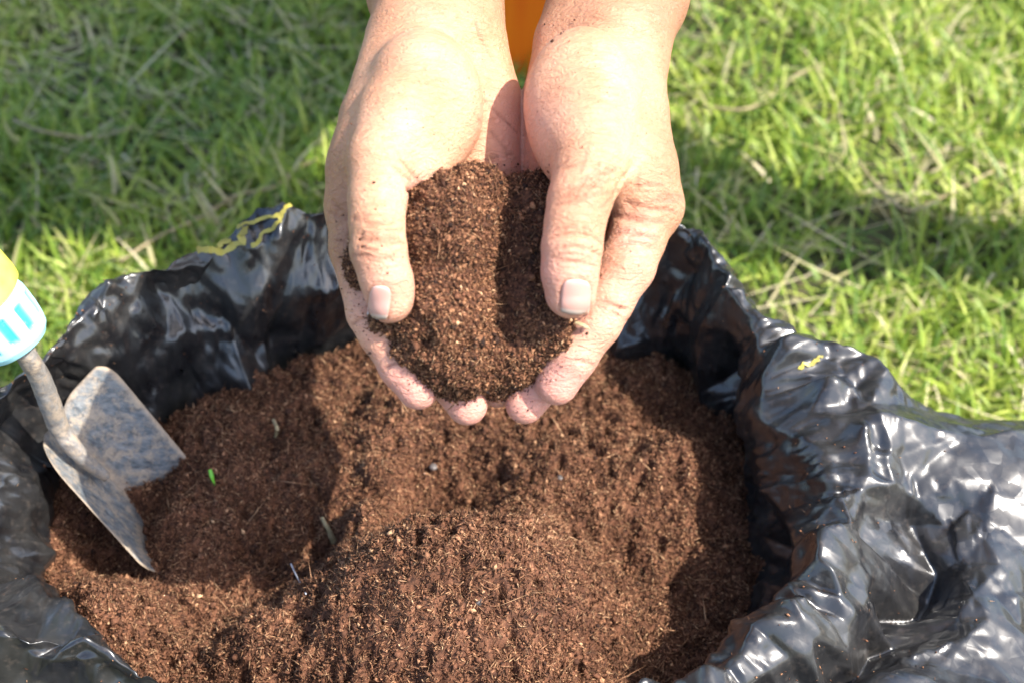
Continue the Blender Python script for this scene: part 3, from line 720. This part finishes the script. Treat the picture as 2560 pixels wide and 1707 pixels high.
    for P in nail_geo:                       # press a bed for each nail, deepest round its edge
        nu, nv = P.shape[:2]
        loop = [P[i, 0] for i in range(nu)] + [P[-1, j] for j in range(nv)][1:] + [P[i, -1] for i in range(nu)][::-1][1:] + [P[0, j] for j in range(nv)][::-1][1:-1]
        for i in range(len(loop)):
            A, B = loop[i].copy(), loop[(i + 1) % len(loop)].copy(); A[2] += .02; B[2] += .02
            Fd.cone(A, .06, B, .06, .05, 'sub'); cs.append((A - [0, 0, .03], B - [0, 0, .03]))
    V, Q = Fd.mesh()
    # trim the arm ends flat is unnecessary: close them with the sleeves
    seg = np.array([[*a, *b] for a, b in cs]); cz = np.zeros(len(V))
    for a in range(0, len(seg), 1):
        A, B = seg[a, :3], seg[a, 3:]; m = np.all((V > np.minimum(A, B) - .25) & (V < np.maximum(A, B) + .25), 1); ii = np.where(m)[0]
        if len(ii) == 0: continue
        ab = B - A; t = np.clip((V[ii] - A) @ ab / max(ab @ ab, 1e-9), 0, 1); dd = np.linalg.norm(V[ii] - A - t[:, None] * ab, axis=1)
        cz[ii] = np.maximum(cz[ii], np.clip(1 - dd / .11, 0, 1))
    px = V[:, 0] / (.72 * (D0 * 100 - V[:, 2])) * 2560 + 1280; py = 853.5 - V[:, 1] / (.72 * (D0 * 100 - V[:, 2])) * 2560
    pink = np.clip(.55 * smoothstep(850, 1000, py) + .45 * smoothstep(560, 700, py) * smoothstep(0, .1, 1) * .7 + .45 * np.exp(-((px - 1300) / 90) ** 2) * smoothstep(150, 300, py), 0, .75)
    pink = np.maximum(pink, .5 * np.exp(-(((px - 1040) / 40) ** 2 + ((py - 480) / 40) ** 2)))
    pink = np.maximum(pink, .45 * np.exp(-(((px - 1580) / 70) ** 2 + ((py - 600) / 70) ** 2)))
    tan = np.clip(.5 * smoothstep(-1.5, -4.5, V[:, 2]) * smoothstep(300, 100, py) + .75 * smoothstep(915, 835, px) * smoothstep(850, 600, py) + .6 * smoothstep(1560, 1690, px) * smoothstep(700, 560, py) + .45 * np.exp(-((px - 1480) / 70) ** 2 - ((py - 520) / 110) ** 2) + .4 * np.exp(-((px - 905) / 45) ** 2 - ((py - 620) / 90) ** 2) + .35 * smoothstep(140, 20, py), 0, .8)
    W = h2w(V)
    return Fd, W, Q, cz, pink, tan, nail_geo
HANDS, HW, HQ, HCZ, HPK, HTN, NAILS = build_hands()
person = empty('person', (0, .55, 0))
tag(person, 'person in blue jeans facing the camera, bare hands cupped together around a heap of soil', 'person')
def build_head():  # unseen head and hair, kept for the shade they cast on the lawn
    H = Field((-11, -14, -16), (11, 14, 16), .4); c = np.array([0, .30, 1.10])
    H.ell((0, 0, 2), (7.4, 9.2, 9.6), 1); H.ell((0, -2.5, -5), (5.6, 6.6, 6.2), 2); H.ell((0, -9.2, -1.5), (1.3, 1.8, 2.3), .8)
    for sx in (-1, 1):
        H.ell((3.1 * sx, -9.0, 1.2), (1.6, 1.2, 1.0), .6, 'sub'); H.ell((3.1 * sx, -7.3, 1.2), (1.25, 1.25, 1.2), .1); H.ell((7.4 * sx, .8, .5), (.8, 1.9, 3.0), .3)
    H.ell((0, -9.0, -5.6), (2.2, .9, .35), .3); H.cone((0, 3, -5), 5.2, (0, 8, -13), 5.6, 1.5)
    V, Q = H.mesh(); a = rad(38); y, z = V[:, 1].copy(), V[:, 2].copy(); V[:, 1] = y * math.cos(a) - z * math.sin(a); V[:, 2] = y * math.sin(a) + z * math.cos(a)
    hair = Field((-11, -12, -10), (11, 14, 16), .5); hair.ell((0, 1.2, 3.6), (8.2, 9.6, 9.6), 1); hair.ell((0, -9, -6), (9, 9, 9.5), 1, 'sub')
    hv, hq = hair.mesh(); y, z = hv[:, 1].copy(), hv[:, 2].copy(); hv[:, 1] = y * math.cos(a) - z * math.sin(a); hv[:, 2] = y * math.sin(a) + z * math.cos(a)
    return V / 100 + c, Q, hv / 100 + c, hq
HD, HDQ, HRV, HRQ = build_head()
zz = np.zeros(len(HD)); child_at(mesh_obj('head', HD, HDQ, M_skin, attrs={'crease': zz, 'pink': zz, 'tan': zz + .4}), person)
child_at(mesh_obj('hair', HRV, HRQ, simple('black_hair', (.01, .008, .007), (.03, .022, .018), 400, .5)), person)
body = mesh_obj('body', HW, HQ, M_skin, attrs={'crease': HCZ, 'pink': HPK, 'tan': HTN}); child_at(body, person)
def nail_material():
    m, t, b = mat('fingernail'); co = coords(t)
    c = ramp(t, attr(t, 'tip'), [(0, (.58, .38, .32)), (.16, (.50, .27, .22)), (.84, (.48, .26, .21)), (.90, (.54, .42, .34)), (.97, (.42, .32, .25)), (1, (.16, .09, .06))]).outputs[0]
    t.links.new(c, b.inputs['Base Color']); b.inputs['Roughness'].default_value = .28
    b.inputs['Subsurface Weight'].default_value = .15; b.inputs['Subsurface Scale'].default_value = .003
    n = node(t, 'ShaderNodeTexNoise', Scale=250.0, Detail=2.0); t.links.new(co, n.inputs['Vector'])
    t.links.new(bump(t, n.outputs[0], .15, .0005), b.inputs['Normal'])
    return m
M_nail = nail_material()
def build_nails():
    for P in NAILS:
        nu, nv = P.shape[:2]; G = P.copy()
        for i in range(nu):
            for j in range(nv):
                s = -1 + 2 * i / (nu - 1); q = -1 + 2 * j / (nv - 1); ed = max(abs(s), abs(q))
                G[i, j, 2] += .035 - .03 * max(0, abs(s) - .8) * 5 * .6 + (.02 * q if q > 0 else 0)
        V = list(h2w(G.reshape(-1, 3))); tip = [j / (nv - 1) for i in range(nu) for j in range(nv)]
        fs = [[i * nv + j, i * nv + j + 1, (i + 1) * nv + j + 1, (i + 1) * nv + j] for i in range(nu - 1) for j in range(nv - 1)]
        loop = [i * nv for i in range(nu)] + [(nu - 1) * nv + j for j in range(1, nv)] + [i * nv + nv - 1 for i in range(nu - 2, -1, -1)] + list(range(nv - 2, 0, -1))
        b0 = len(V)
        for k in loop:
            p = G.reshape(-1, 3)[k].copy(); p[2] -= .09; V.append(h2w(p[None])[0]); tip.append(tip[k])
        n = len(loop)
        for k in range(n): fs.append([loop[k], loop[(k + 1) % n], b0 + (k + 1) % n, b0 + k])
        o = mesh_obj('fingernail', V, fs, M_nail, attrs={'tip': tip}); child_at(o, person)
build_nails()

# ------------------------------------------------------------------ heap of soil in the hands
def build_handful():
    Fs = Field((-6.2, -3.2, -3.6), (3.2, 7.4, 5.2), .07)
    E = lambda px, py, w, r, k=.5, rot=None: Fs.ell(hp(px, py, w), r, k, rot=rot)
    E(1110, 600, 1.35, (2.0, 2.6, 2.1)); E(1105, 770, 1.6, (2.1, 2.1, 2.0)); E(1150, 880, .9, (1.75, 1.75, 1.75)); E(1060, 860, 1.3, (1.5, 1.2, 1.2))
    E(1170, 490, .2, (1.5, 1.2, 1.5)); E(1330, 520, -.7, (1.5, 1.3, 1.5)); E(1350, 640, .1, (1.7, 2.1, 1.8)); E(1350, 790, .6, (1.6, 1.9, 1.7)); E(1300, 880, .4, (1.5, 1.2, 1.5))
    E(1400, 830, 1.2, (.85, .9, 1.2)); E(1010, 790, 1.5, (1.5, 1.0, 1.2)); E(1240, 720, -.6, (2.4, 3.6, 1.7)); E(905, 690, 1.5, (.45, .8, .6)); E(950, 600, 1.6, (1.2, 1.5, 1.1)); E(1500, 600, 1.4, (.5, .8, .6)); E(1440, 650, 1.3, (.9, 1.4, 1.0))
    E(1250, 925, -.2, (1.4, 1.0, 1.3)); E(1160, 920, .3, (1.0, .75, 1.0)); E(1405, 870, 1.0, (.7, .6, 1.0))
    Fs.cone(hp(1238, 540, 3.4), .35, hp(1250, 940, 2.4), .45, .7, 'sub'); Fs.cone(hp(1090, 690, 4.2), .2, hp(1200, 700, 3.8), .35, .7, 'sub')
    V, Q = Fs.mesh()
    n = V * 1.0
    disp = .20 * fbm(n[:, 0] * 1.6, n[:, 1] * 1.6, n[:, 2] * 1.6, 90, 2) + .10 * fbm(n[:, 0] * 5, n[:, 1] * 5, n[:, 2] * 5, 93, 2) + .05 * vnoise(n[:, 0] * 11, n[:, 1] * 11, n[:, 2] * 11, 95) - .16 * smoothstep(.2, .7, vnoise(n[:, 0] * 3.2, n[:, 1] * 3.2, n[:, 2] * 3.2, 96)) + .05 * vnoise(n[:, 0] * 6, n[:, 1] * 6, n[:, 2] * 6, 99)
    c = np.array([V[:, 0].mean(), V[:, 1].mean(), -1.5]); dr = V - c; dr /= np.linalg.norm(dr, axis=1)[:, None]
    V = V + dr * disp[:, None]
    rng = np.random.default_rng(13)
    W = h2w(V); tone = np.clip(.30 + .25 * vnoise(V[:, 0] * 9, V[:, 1] * 9, V[:, 2] * 9, 97) + .12 * rng.normal(0, 1, len(V)), 0, 1)
    root = empty('soil_handful', tuple(h2w(hp(1250, 750, 0)))); tag(root, 'heap of dark crumbly soil held in the two cupped hands', 'soil', kind='stuff')
    g = mesh_obj('soil_heap', W, Q, M_hsoil, attrs={'tone': tone}); child_at(g, root); g['kind'] = 'stuff'
    parts = []
    nc = 75000; P, nn = quads_to_points(W, Q, nc, rng)
    up = nn @ np.array([0, -.3, 1.]); sg = np.sign((P - W.mean(0)) @ np.array([0, -.5, 1.0])[:, None] if False else np.einsum('ij,ij->i', nn, P - W.mean(0))); nn = nn * sg[:, None]
    m = nn @ (-F) > -.35; P, nn = P[m], nn[m]; k = len(P)
    # no grains inside the flesh
    loc = P - CAM; L = np.stack([loc @ RT * 100, loc @ UP * 100, D0 * 100 - loc @ F * 100], 1)
    inside = HANDS.sample(L) > -.05; P, nn = P[inside], nn[inside]; k = len(P)
    P = P + nn * rng.uniform(-.0004, .0010, (k, 1))
    sel = rng.random(k) < .42
    a = P[sel]; parts.append(grains(a, rng.gamma(2.0, .00024, len(a)) + .00022, np.clip(rng.normal(.40, .24, len(a)), 0, 1), rng))
    a = P[~sel] + nn[~sel] * .0005; parts.append(grains(a, rng.uniform(.0005, .0019, len(a)), np.clip(rng.normal(.58, .24, len(a)), 0, 1), rng, SPL, SPLF, (1, .28, .28)))
    i = rng.choice(k, 130); a = P[i] + nn[i] * .0012; parts.append(grains(a, rng.uniform(.003, .006, 130), np.clip(rng.normal(.85, .12, 130), 0, 1), rng, SPL, SPLF, (1, .08, .08)))
    V, Fc, T = merge(parts)
    o = mesh_obj('soil_crumbs', V, Fc, M_hsoil, attrs={'tone': T}, smooth=False); child_at(o, root); o['kind'] = 'stuff'
    # crumbs that cling to the fingers
    pr = []; pts = []
    for (cx, cy, sx, sy, n) in ((1060, 955, 30, 14, 60), (1170, 1000, 36, 14, 60), (1295, 985, 26, 28, 80), (1365, 930, 30, 25, 90), (1440, 850, 30, 40, 50), (900, 800, 14, 40, 60), (870, 700, 14, 60, 40), (1120, 330, 50, 40, 14),
                               (950, 350, 60, 200, 50), (1490, 300, 110, 180, 50), (1600, 650, 50, 120, 25), (1240, 420, 40, 12, 60), (1330, 425, 30, 12, 40), (960, 620, 50, 70, 40), (1390, 70, 30, 30, 20), (1000, 900, 30, 30, 25)):
        for _ in range(n):
            X, Y = rng.normal(cx, sx), rng.normal(cy, sy); w = 2.5
            for _k in range(2):
                q = hp(X, Y, w); t = HANDS.top(q[0], q[1])
                if t is None: break
                w = t
            else: pts.append(h2w(hp(X, Y, w + .02)[None])[0])
    P = np.array(pts); v = grains(P, rng.gamma(1.5, .00011, len(P)) + .00011, np.clip(rng.normal(.25, .2, len(P)), 0, 1), rng)
    o = mesh_obj('clinging_crumbs', v[0], v[1], M_hsoil, attrs={'tone': v[2]}, smooth=False); child_at(o, root); o['kind'] = 'stuff'
build_handful()

# ------------------------------------------------------------------ the rest of the person, above the frame
M_denim = None
def denim_material(name, a, b_):
    m, t, b = mat(name); co = coords(t)
    wv = node(t, 'ShaderNodeTexWave', Scale=420.0, Distortion=1.5, Detail=2.0); wv.bands_direction = 'DIAGONAL'; t.links.new(co, wv.inputs['Vector'])
    n = node(t, 'ShaderNodeTexNoise', Scale=25.0, Detail=5.0); t.links.new(co, n.inputs['Vector'])
    c = mixc(t, wv.outputs[0], a, b_); c = mixc(t, n.outputs[0], c, tuple(x * 1.3 for x in b_))
    t.links.new(c, b.inputs['Base Color']); b.inputs['Roughness'].default_value = .9
    t.links.new(bump(t, wv.outputs[0], .5, .0008), b.inputs['Normal']); return m
M_denim = denim_material('faded_denim', (.10, .18, .30), (.42, .52, .62))
def cloth_sdf(name, chains, m, lo, hi, step=.018, k=.05):
    """chains in world metres"""
    Fd = Field(np.array(lo) * 100, np.array(hi) * 100, step * 100); Fd.d[:] = 60
    for ch in chains: Fd.chain([(np.asarray(p) * 100, r * 100) for p, r in ch], k * 100)
    V, Q = Fd.mesh(); V = V / 100; V = V + .004 * np.stack([vnoise(V[:, 0] * 22, V[:, 1] * 9, V[:, 2] * 22, s) for s in (1, 2, 3)], 1)
    o = mesh_obj(name, V, Q, m); child_at(o, person); return o
elL = h2w(hp(1015, -260, -7.0)); elR = h2w(hp(1640, -260, -7.0))
M_shirt = simple('grey_shirt', (.20, .21, .23), (.28, .29, .31), 40, .9)
kL = np.array([-.402, .446, .30]); kR = np.array([.420, .446, .30])
def build_clothes():  # unseen torso is leaned forward and widened to shade the grass at left
    pl = np.array([0, .76, .42])
    footL = kL + np.array([-.12, .03, -.26]); footR = kR + np.array([.12, .03, -.26])
    cloth_sdf('trousers', [[(pl + [-.10, 0, 0], .115), (kL + np.array([.0, .05, .16]), .085), (kL + np.array([-.01, .03, .02]), .064), (footL, .042)],
                           [(pl + [.10, 0, 0], .115), (kR + np.array([.0, .05, .16]), .085), (kR + np.array([.01, .03, .02]), .055), (footR, .040)]], M_denim, (-.75, .2, 0), (.75, 1.1, .65), .018)
    wl = h2w(hp(1025, -190, -6.2)); wr = h2w(hp(1622, -190, -6.2))
    o = cloth_sdf('shirt', [[(pl, .15), (np.array([0.02, .58, .64]), .20), (np.array([0, .42, .86]), .17)], [(np.array([-.17, .40, .88]), .08), (np.array([-.24, .36, .68]), .06), (elL + np.array([-.02, .06, .03]), .046), (wl, .038)],
                      [(np.array([.17, .40, .88]), .09), (np.array([.29, .36, .68]), .07), (elR + np.array([.02, .06, .03]), .046), (wr, .038)], [(np.array([-.16, .41, .88]), .11), (np.array([.16, .41, .88]), .11)]], M_shirt, (-.5, .1, .2), (.5, 1.15, 1.1), .016)
build_clothes()

# ------------------------------------------------------------------ orange post behind the wrists
def box_mesh(c, s, rotz=0, bev=.0):
    m = bpy.data.meshes.new('b'); import bmesh as bmm
    bm = bmm.new(); bmm.ops.create_cube(bm, size=1); bmm.ops.scale(bm, vec=s, verts=bm.verts)
    if bev: bmm.ops.bevel(bm, geom=bm.edges[:], offset=bev, segments=2, affect='EDGES')
    bm.to_mesh(m); bm.free(); return m
def build_post():
    m, t, b = mat('orange_painted_wood'); co = coords(t)
    mp = node(t, 'ShaderNodeMapping'); mp.inputs['Scale'].default_value = (1, 1, .08); t.links.new(co, mp.inputs['Vector'])
    n = node(t, 'ShaderNodeTexNoise', Scale=120.0, Detail=5.0); t.links.new(mp.outputs[0], n.inputs['Vector'])
    t.links.new(ramp(t, n.outputs[0], [(.35, (.80, .13, .004)), (.65, (.86, .19, .006))]).outputs[0], b.inputs['Base Color'])
    b.inputs['Roughness'].default_value = .45; t.links.new(bump(t, n.outputs[0], .3, .002), b.inputs['Normal'])
    p = unproj(1297, 215, 0.0); o = bpy.data.objects.new('wooden_post', box_mesh(None, (.064, .05, .26), bev=.004)); COL.objects.link(o); o.data.materials.append(m)
    o.location = (p[0], p[1] + .03, .13); tag(o, 'orange upright post standing behind the hands, seen between the two wrists', 'post')
build_post()

# ------------------------------------------------------------------ trowel
def build_trowel():
    m, t, b = mat('muddy_steel'); co = coords(t)
    n1 = node(t, 'ShaderNodeTexNoise', Scale=130.0, Detail=8.0, Roughness=.78, Distortion=.2); t.links.new(co, n1.inputs['Vector'])
    mp = node(t, 'ShaderNodeMapping'); mp.inputs['Rotation'].default_value = (0, 0, rad(40)); mp.inputs['Scale'].default_value = (1, 5, 2.5); t.links.new(co, mp.inputs['Vector'])
    n2 = node(t, 'ShaderNodeTexNoise', Scale=90.0, Detail=6.0, Roughness=.7); t.links.new(mp.outputs[0], n2.inputs['Vector'])
    steel = ramp(t, n2.outputs[0], [(.35, (.05, .060, .072)), (.5, (.12, .135, .145)), (.66, (.23, .235, .235))]).outputs[0]
    mud = ramp(t, n1.outputs[0], [(.40, (.24, .18, .125)), (.7, (.40, .33, .25))]).outputs[0]
    msk = ramp(t, n1.outputs[0], [(.46, (0, 0, 0)), (.58, (.85, .85, .85))]).outputs[0]
    c = mixc(t, msk, steel, mud); c = mixc(t, mixc(t, 1., attr(t, 'dirt'), (.8, .8, .8), 'MULTIPLY'), c, (.45, .32, .20))
    t.links.new(c, b.inputs['Base Color']); b.inputs['Roughness'].default_value = .62; b.inputs['Specular IOR Level'].default_value = .5
    nn = bump(t, n2.outputs[0], .7, .0012); nn = bump(t, n1.outputs[0], .6, .0015, nn); t.links.new(nn, b.inputs['Normal'])
    SR = unproj(236, 872, .290); SL = unproj(80, 1120, .272); SP = unproj(150, 1068, .262)      # shoulders and spine top
    BR = unproj(475, 1160, .226); BL = unproj(352, 1420, .226); BS = unproj(352, 1262, .207)
    TIP = (BS - SP) * 1.95 + SP; TIP[2] = BS[2] - .05
    root = empty('garden_trowel', tuple(SP)); tag(root, 'muddy steel garden trowel with turquoise and yellow handle stuck in the soil', 'trowel')
    nl, nw = 26, 25; rows = []; dirt = []
    for i in range(nl):
        v = i / (nl - 1)
        def ext(a, bq): return a + (bq - a) * v * 1.25
        r, l, s = ext(SR, BR), ext(SL, BL), ext(SP, BS)
        if v > .8: f = (v - .8) / .2; f = f * f; r = r * (1 - f) + TIP * f; l = l * (1 - f) + TIP * f; s = s * (1 - f) + TIP * f
        # rounded shoulders
        row = []
        for j in range(nw):
            q = -1 + 2 * j / (nw - 1); e = r if q > 0 else l; a = abs(q)
            lin = s + (e - s) * a; lin = lin.copy()
            lin[2] += -.010 * (a * (1 - a)) * 1.2 + .004 * a ** 3
            vv = v * 1.0
            if v < .30:                     # the top edge curves in towards the shank
                k = (1 - v / .30); back = (SP - BS) / np.linalg.norm(SP - BS)
                lin += back * (-.009) * (k ** 1.5) * (a ** 4) + back * .004 * math.exp(-((a - .35) / .3) ** 2) * k
                lin = lin + (s - lin) * (.16 * k ** 3) * (a ** 2)
            row.append(lin)
            dirt.append(min(1, max(0, 1 - abs(a - .03) / .10) * .8 + (.9 if a > .965 else 0) + (.5 if v < .03 else 0)))
        rows.append(row)
    V = [p for r in rows for p in r]; n0 = len(V)
    nrm = np.cross(SR - SP, BS - SP); nrm /= np.linalg.norm(nrm); nrm = nrm if nrm[2] > 0 else -nrm
    V += [p - nrm * .0016 for p in V]; dirt += dirt
    fs = []
    for i in range(nl - 1):
        for j in range(nw - 1):
            a = i * nw + j; fs.append([a, a + 1, a + nw + 1, a + nw]); fs.append([n0 + a, n0 + a + nw, n0 + a + nw + 1, n0 + a + 1])
    loop = list(range(nw)) + [i * nw + nw - 1 for i in range(1, nl)] + [(nl - 1) * nw + j for j in range(nw - 2, -1, -1)] + [i * nw for i in range(nl - 2, 0, -1)]
    for k in range(len(loop)): a, c_ = loop[k], loop[(k + 1) % len(loop)]; fs.append([a, n0 + a, n0 + c_, c_])
    o = mesh_obj('blade', V, fs, m, attrs={'dirt': dirt}); child_at(o, root)
    # shank with its tang welded along the gutter
    pts = [unproj(48, 850, .342), unproj(68, 890, .334), unproj(97, 938, .318), unproj(122, 1000, .298), unproj(148, 1068, .276), unproj(182, 1116, .265), unproj(228, 1162, .251), unproj(266, 1192, .241)]
    o = tube('shank', pts, [.0050, .0051, .0052, .0054, .0053, .0046, .0038, .0026], m, nseg=14, jitter=.03)
    at = o.data.attributes.new('dirt', 'FLOAT', 'POINT'); at.data.foreach_set('value', np.full(len(o.data.vertices), .25, np.float32)); child_at(o, root)
    # handle
    M_t, tt_, bb = mat('turquoise_plastic'); co = coords(tt_)
    n = node(tt_, 'ShaderNodeTexNoise', Scale=90.0, Detail=6.0, Roughness=.7); tt_.links.new(co, n.inputs['Vector'])
    c = mixc(tt_, attr(tt_, 'groove'), (.36, .70, .74), (.03, .42, .46)); dm = ramp(tt_, n.outputs[0], [(.60, (0, 0, 0)), (.72, (.7, .7, .7))]).outputs[0]
    c = mixc(tt_, dm, c, (.36, .27, .18)); tt_.links.new(c, bb.inputs['Base Color']); bb.inputs['Roughness'].default_value = .4
    tt_.links.new(bump(tt_, n.outputs[0], .2, .001), bb.inputs['Normal'])
    end = unproj(54, 868, .337); up = unproj(-40, 756, .362); ax = up - end; ln = np.linalg.norm(ax); ax /= ln
    a = np.cross(ax, [0, 0, 1.]); a /= np.linalg.norm(a); b2 = np.cross(a, ax)
    prof = [(-.001, .004), (.000, .0105), (.0015, .0145), (.005, .0172), (.010, .0182), (.015, .0188), (.021, .0190), (.025, .0190), (.028, .0182), (.029, .0150), (.035, .0150)]
    # resample the profile finely
    s = np.array([p[0] for p in prof]); rr = np.array([p[1] for p in prof]); ss = np.linspace(s[0], s[-1], 70); r2 = np.interp(ss, s, rr); ns = 120
    V = []; gr = []
    for u, r in zip(ss, r2):
        for k in range(ns):
            q = 2 * math.pi * k / ns; ph = (q * 10 / (2 * math.pi)) % 1 - .5
            g = (1 - smoothstep(.15, .25, abs(ph))) * smoothstep(.007, .011, u) * (1 - smoothstep(.021, .024, u)); r_ = r - .0022 * g
            V.append(end + ax * u + (a * math.cos(q) + b2 * math.sin(q)) * r_); gr.append(float(g))
    fs = [[i * ns + k, i * ns + (k + 1) % ns, (i + 1) * ns + (k + 1) % ns, (i + 1) * ns + k] for i in range(69) for k in range(ns)]; fs.append(list(range(ns))[::-1])
    o = mesh_obj('ferrule', V, fs, M_t, attrs={'groove': gr}); child_at(o, root); o['label'] = 'turquoise ribbed plastic ferrule'
    M_y = simple('yellow_plastic', (.78, .70, .08), (.84, .78, .16), 60, .35)
    V = []; ns = 48; prof = [(.0275, .010), (.028, .0175), (.030, .0195), (.035, .0200), (.060, .0190), (.085, .0165), (.11, .0160), (.130, .0170), (.140, .0140), (.143, .004)]
    for u, r in prof:
        for k in range(ns):
            q = 2 * math.pi * k / ns; sq = (abs(math.cos(q + .5)) ** 4 + abs(math.sin(q + .5)) ** 4) ** -.25   # squarish grip
            V.append(end + ax * u + (a * math.cos(q) + b2 * math.sin(q)) * r * (.55 + .45 * sq))
    fs = [[i * ns + k, i * ns + (k + 1) % ns, (i + 1) * ns + (k + 1) % ns, (i + 1) * ns + k] for i in range(len(prof) - 1) for k in range(ns)]; fs.append([(len(prof) - 1) * ns + k for k in range(ns)])
    o = mesh_obj('grip', V, fs, M_y); child_at(o, root); o['label'] = 'bright yellow plastic grip'
build_trowel()

# ------------------------------------------------------------------ small things
def soil_pt(px, py, lift=.001):
    z = .23
    for _ in range(6): p = unproj(px, py, z); z = float(soil_height(np.array([p[0]]), np.array([p[1]]))[0])
    return unproj(px, py, z + lift)
def build_small():
    Mg = simple('fresh_leaf', (.10, .35, .02), (.16, .45, .04), 80, .5)
    o = tube('grass_clipping', [soil_pt(525, 1172, .006), soil_pt(530, 1190, .006), soil_pt(537, 1212, .004)], [.0010, .0014, .0008], Mg, nseg=6, flat=.3); tag(o, 'short bright green grass clipping lying on the soil right of the trowel', 'grass clipping')
    Mw = simple('pale_hair', (.6, .6, .62), (.75, .75, .8), 50, .3)
    o = tube('thread', [soil_pt(727, 1408, .006), soil_pt(742, 1440, .007), soil_pt(765, 1484, .004)], [.00035] * 3, Mw, nseg=5); tag(o, 'thin white thread lying on the soil in front of the mound at its left', 'thread')
    o = tube('twig', [soil_pt(805, 1292, .005), soil_pt(822, 1325, .006), soil_pt(836, 1352, .004)], [.0010, .0014, .0022], M_straw, nseg=7, jitter=.2); tag(o, 'short pale split twig lying in a hollow of the soil left of the mound', 'twig')
    o = tube('root_fibre', [soil_pt(683, 1048, .004), soil_pt(692, 1070, .006), soil_pt(688, 1092, .004)], [.0009, .0012, .0007], M_straw, nseg=6, jitter=.2); tag(o, 'small curled tan root fibre on the soil near the far left bag wall', 'root')
    # leaf scrap at the tip of the right thumb
    P = [h2w(hp(1438, 806, 2.45)), h2w(hp(1455, 812, 2.5)), h2w(hp(1472, 820, 2.45))]
    o = tube('leaf_scrap', P, [.0009, .0014, .0010], M_straw, nseg=6, jitter=.2, flat=.4); tag(o, 'tiny yellowish plant scrap at the tip of the right thumb', 'plant scrap')
    Mp = simple('pale_pebble', (.06, .05, .045), (.13, .11, .10), 300, .5)
    import bmesh as bmm
    for px, py, s, lab in ((1197, 1503, .0020, 'small grey pebble on the sunlit face of the mound'), (1083, 1166, .0024, 'small grey pebble on the soil under the fingertips'), (1400, 1194, .0018, 'tiny pale pebble on the soil right of the fingertips')):
        bm = bmm.new(); bmm.ops.create_icosphere(bm, subdivisions=2, radius=s)
        for v in bm.verts: v.co *= 1 + random.uniform(-.15, .15); v.co.z *= .7
        me = bpy.data.meshes.new('pebble'); bm.to_mesh(me); bm.free(); me.materials.append(Mp)
        for p in me.polygons: p.use_smooth = True
        o = bpy.data.objects.new('pebble', me); COL.objects.link(o); o.location = soil_pt(px, py, .001); tag(o, lab, 'pebble', 'pebbles in the soil')
    # soil dust and fibres spilled on the bag
    rng = np.random.default_rng(33); G = BAG[0]; NT, NS = BAG[6], BAG[7]; tcm = BAG[9]; ct = BAG[8]
    n = 2600; j = rng.integers(0, NS, n); ti = np.interp(rng.normal(ct + 2.0, 4.5, n), tcm, np.arange(NT)); i = np.clip(ti.astype(int), 2, NT - 3)
    cl = vnoise(G[i, j, 0] * 30, G[i, j, 1] * 30, G[i, j, 2] * 30, 12) > rng.uniform(-.6, .8, n); i, j = i[cl], j[cl]
    P = G[i, j] + np.array([0, 0, .0006]) ; n = len(P); h = n // 2
    pr = [grains(P[:h], rng.gamma(1.6, .0002, h) + .0002, np.clip(rng.normal(.6, .2, h), 0, 1), rng), grains(P[h:], rng.uniform(.0007, .0022, n - h), np.clip(rng.normal(.75, .2, n - h), 0, 1), rng, SPL, SPLF, (1, .2, .2))]
    V, Fc, T = merge(pr); o = mesh_obj('spilled_crumbs', V, Fc, M_soil, attrs={'tone': T}, smooth=False); tag(o, 'fine soil crumbs spilled over the folds of the black bag', 'soil crumbs', kind='stuff')
    # yellow print on the outside of the film, showing where it is turned over the rim
    My = simple('yellow_print', (.18, .15, .02), (.34, .29, .05), 120, .4)
    root = BAG[4]
    V, fs = [], []
    for line, wd in (([(742, 509), (715, 520), (687, 536), (650, 543), (616, 549), (575, 562), (536, 577), (505, 592), (482, 604)], .0012), ([(482, 604), (490, 614), (500, 622), (518, 632), (536, 639), (560, 634), (589, 620), (610, 590), (625, 552)], .0019),
                     ([(520, 600), (545, 612), (560, 606), (570, 590)], .0014), ([(640, 620), (660, 590), (676, 560), (700, 540), (728, 516)], .0013), ([(1990, 915), (2015, 904), (2045, 896), (2070, 884)], .0010)):
        P = []
        for (x0, y0), (x1, y1) in zip(line[:-1], line[1:]):
            for k in range(6):
                q = bag_surface(x0 + (x1 - x0) * k / 6, y0 + (y1 - y0) * k / 6)
                if q is not None: P.append(q)
        if len(P) < 3: continue
        V, fs = [], []
        P = np.array(P); P = np.stack([np.convolve(np.pad(P[:, c], 1, 'edge'), [.25, .5, .25], 'valid') for c in range(3)], 1)
        d = np.gradient(P, axis=0); d /= np.linalg.norm(d, axis=1)[:, None] + 1e-9; vw = CAM - P; vw /= np.linalg.norm(vw, axis=1)[:, None]
        up_ = vw * .5 + np.array([0, 0, .5]); sd = np.cross(d, up_); sd /= np.linalg.norm(sd, axis=1)[:, None] + 1e-9; b0 = len(V)
        for p, q, u in zip(P, sd, up_): ww = wd * random.uniform(.6, 1.25); V += [p - q * ww + u * .0007, p + q * ww + u * .0007]
        for k in range(len(P) - 1): a = b0 + 2 * k; fs.append([a, a + 1, a + 3, a + 2])
        o = mesh_obj('printed_stroke', V, fs, My); child_at(o, root)
build_small()
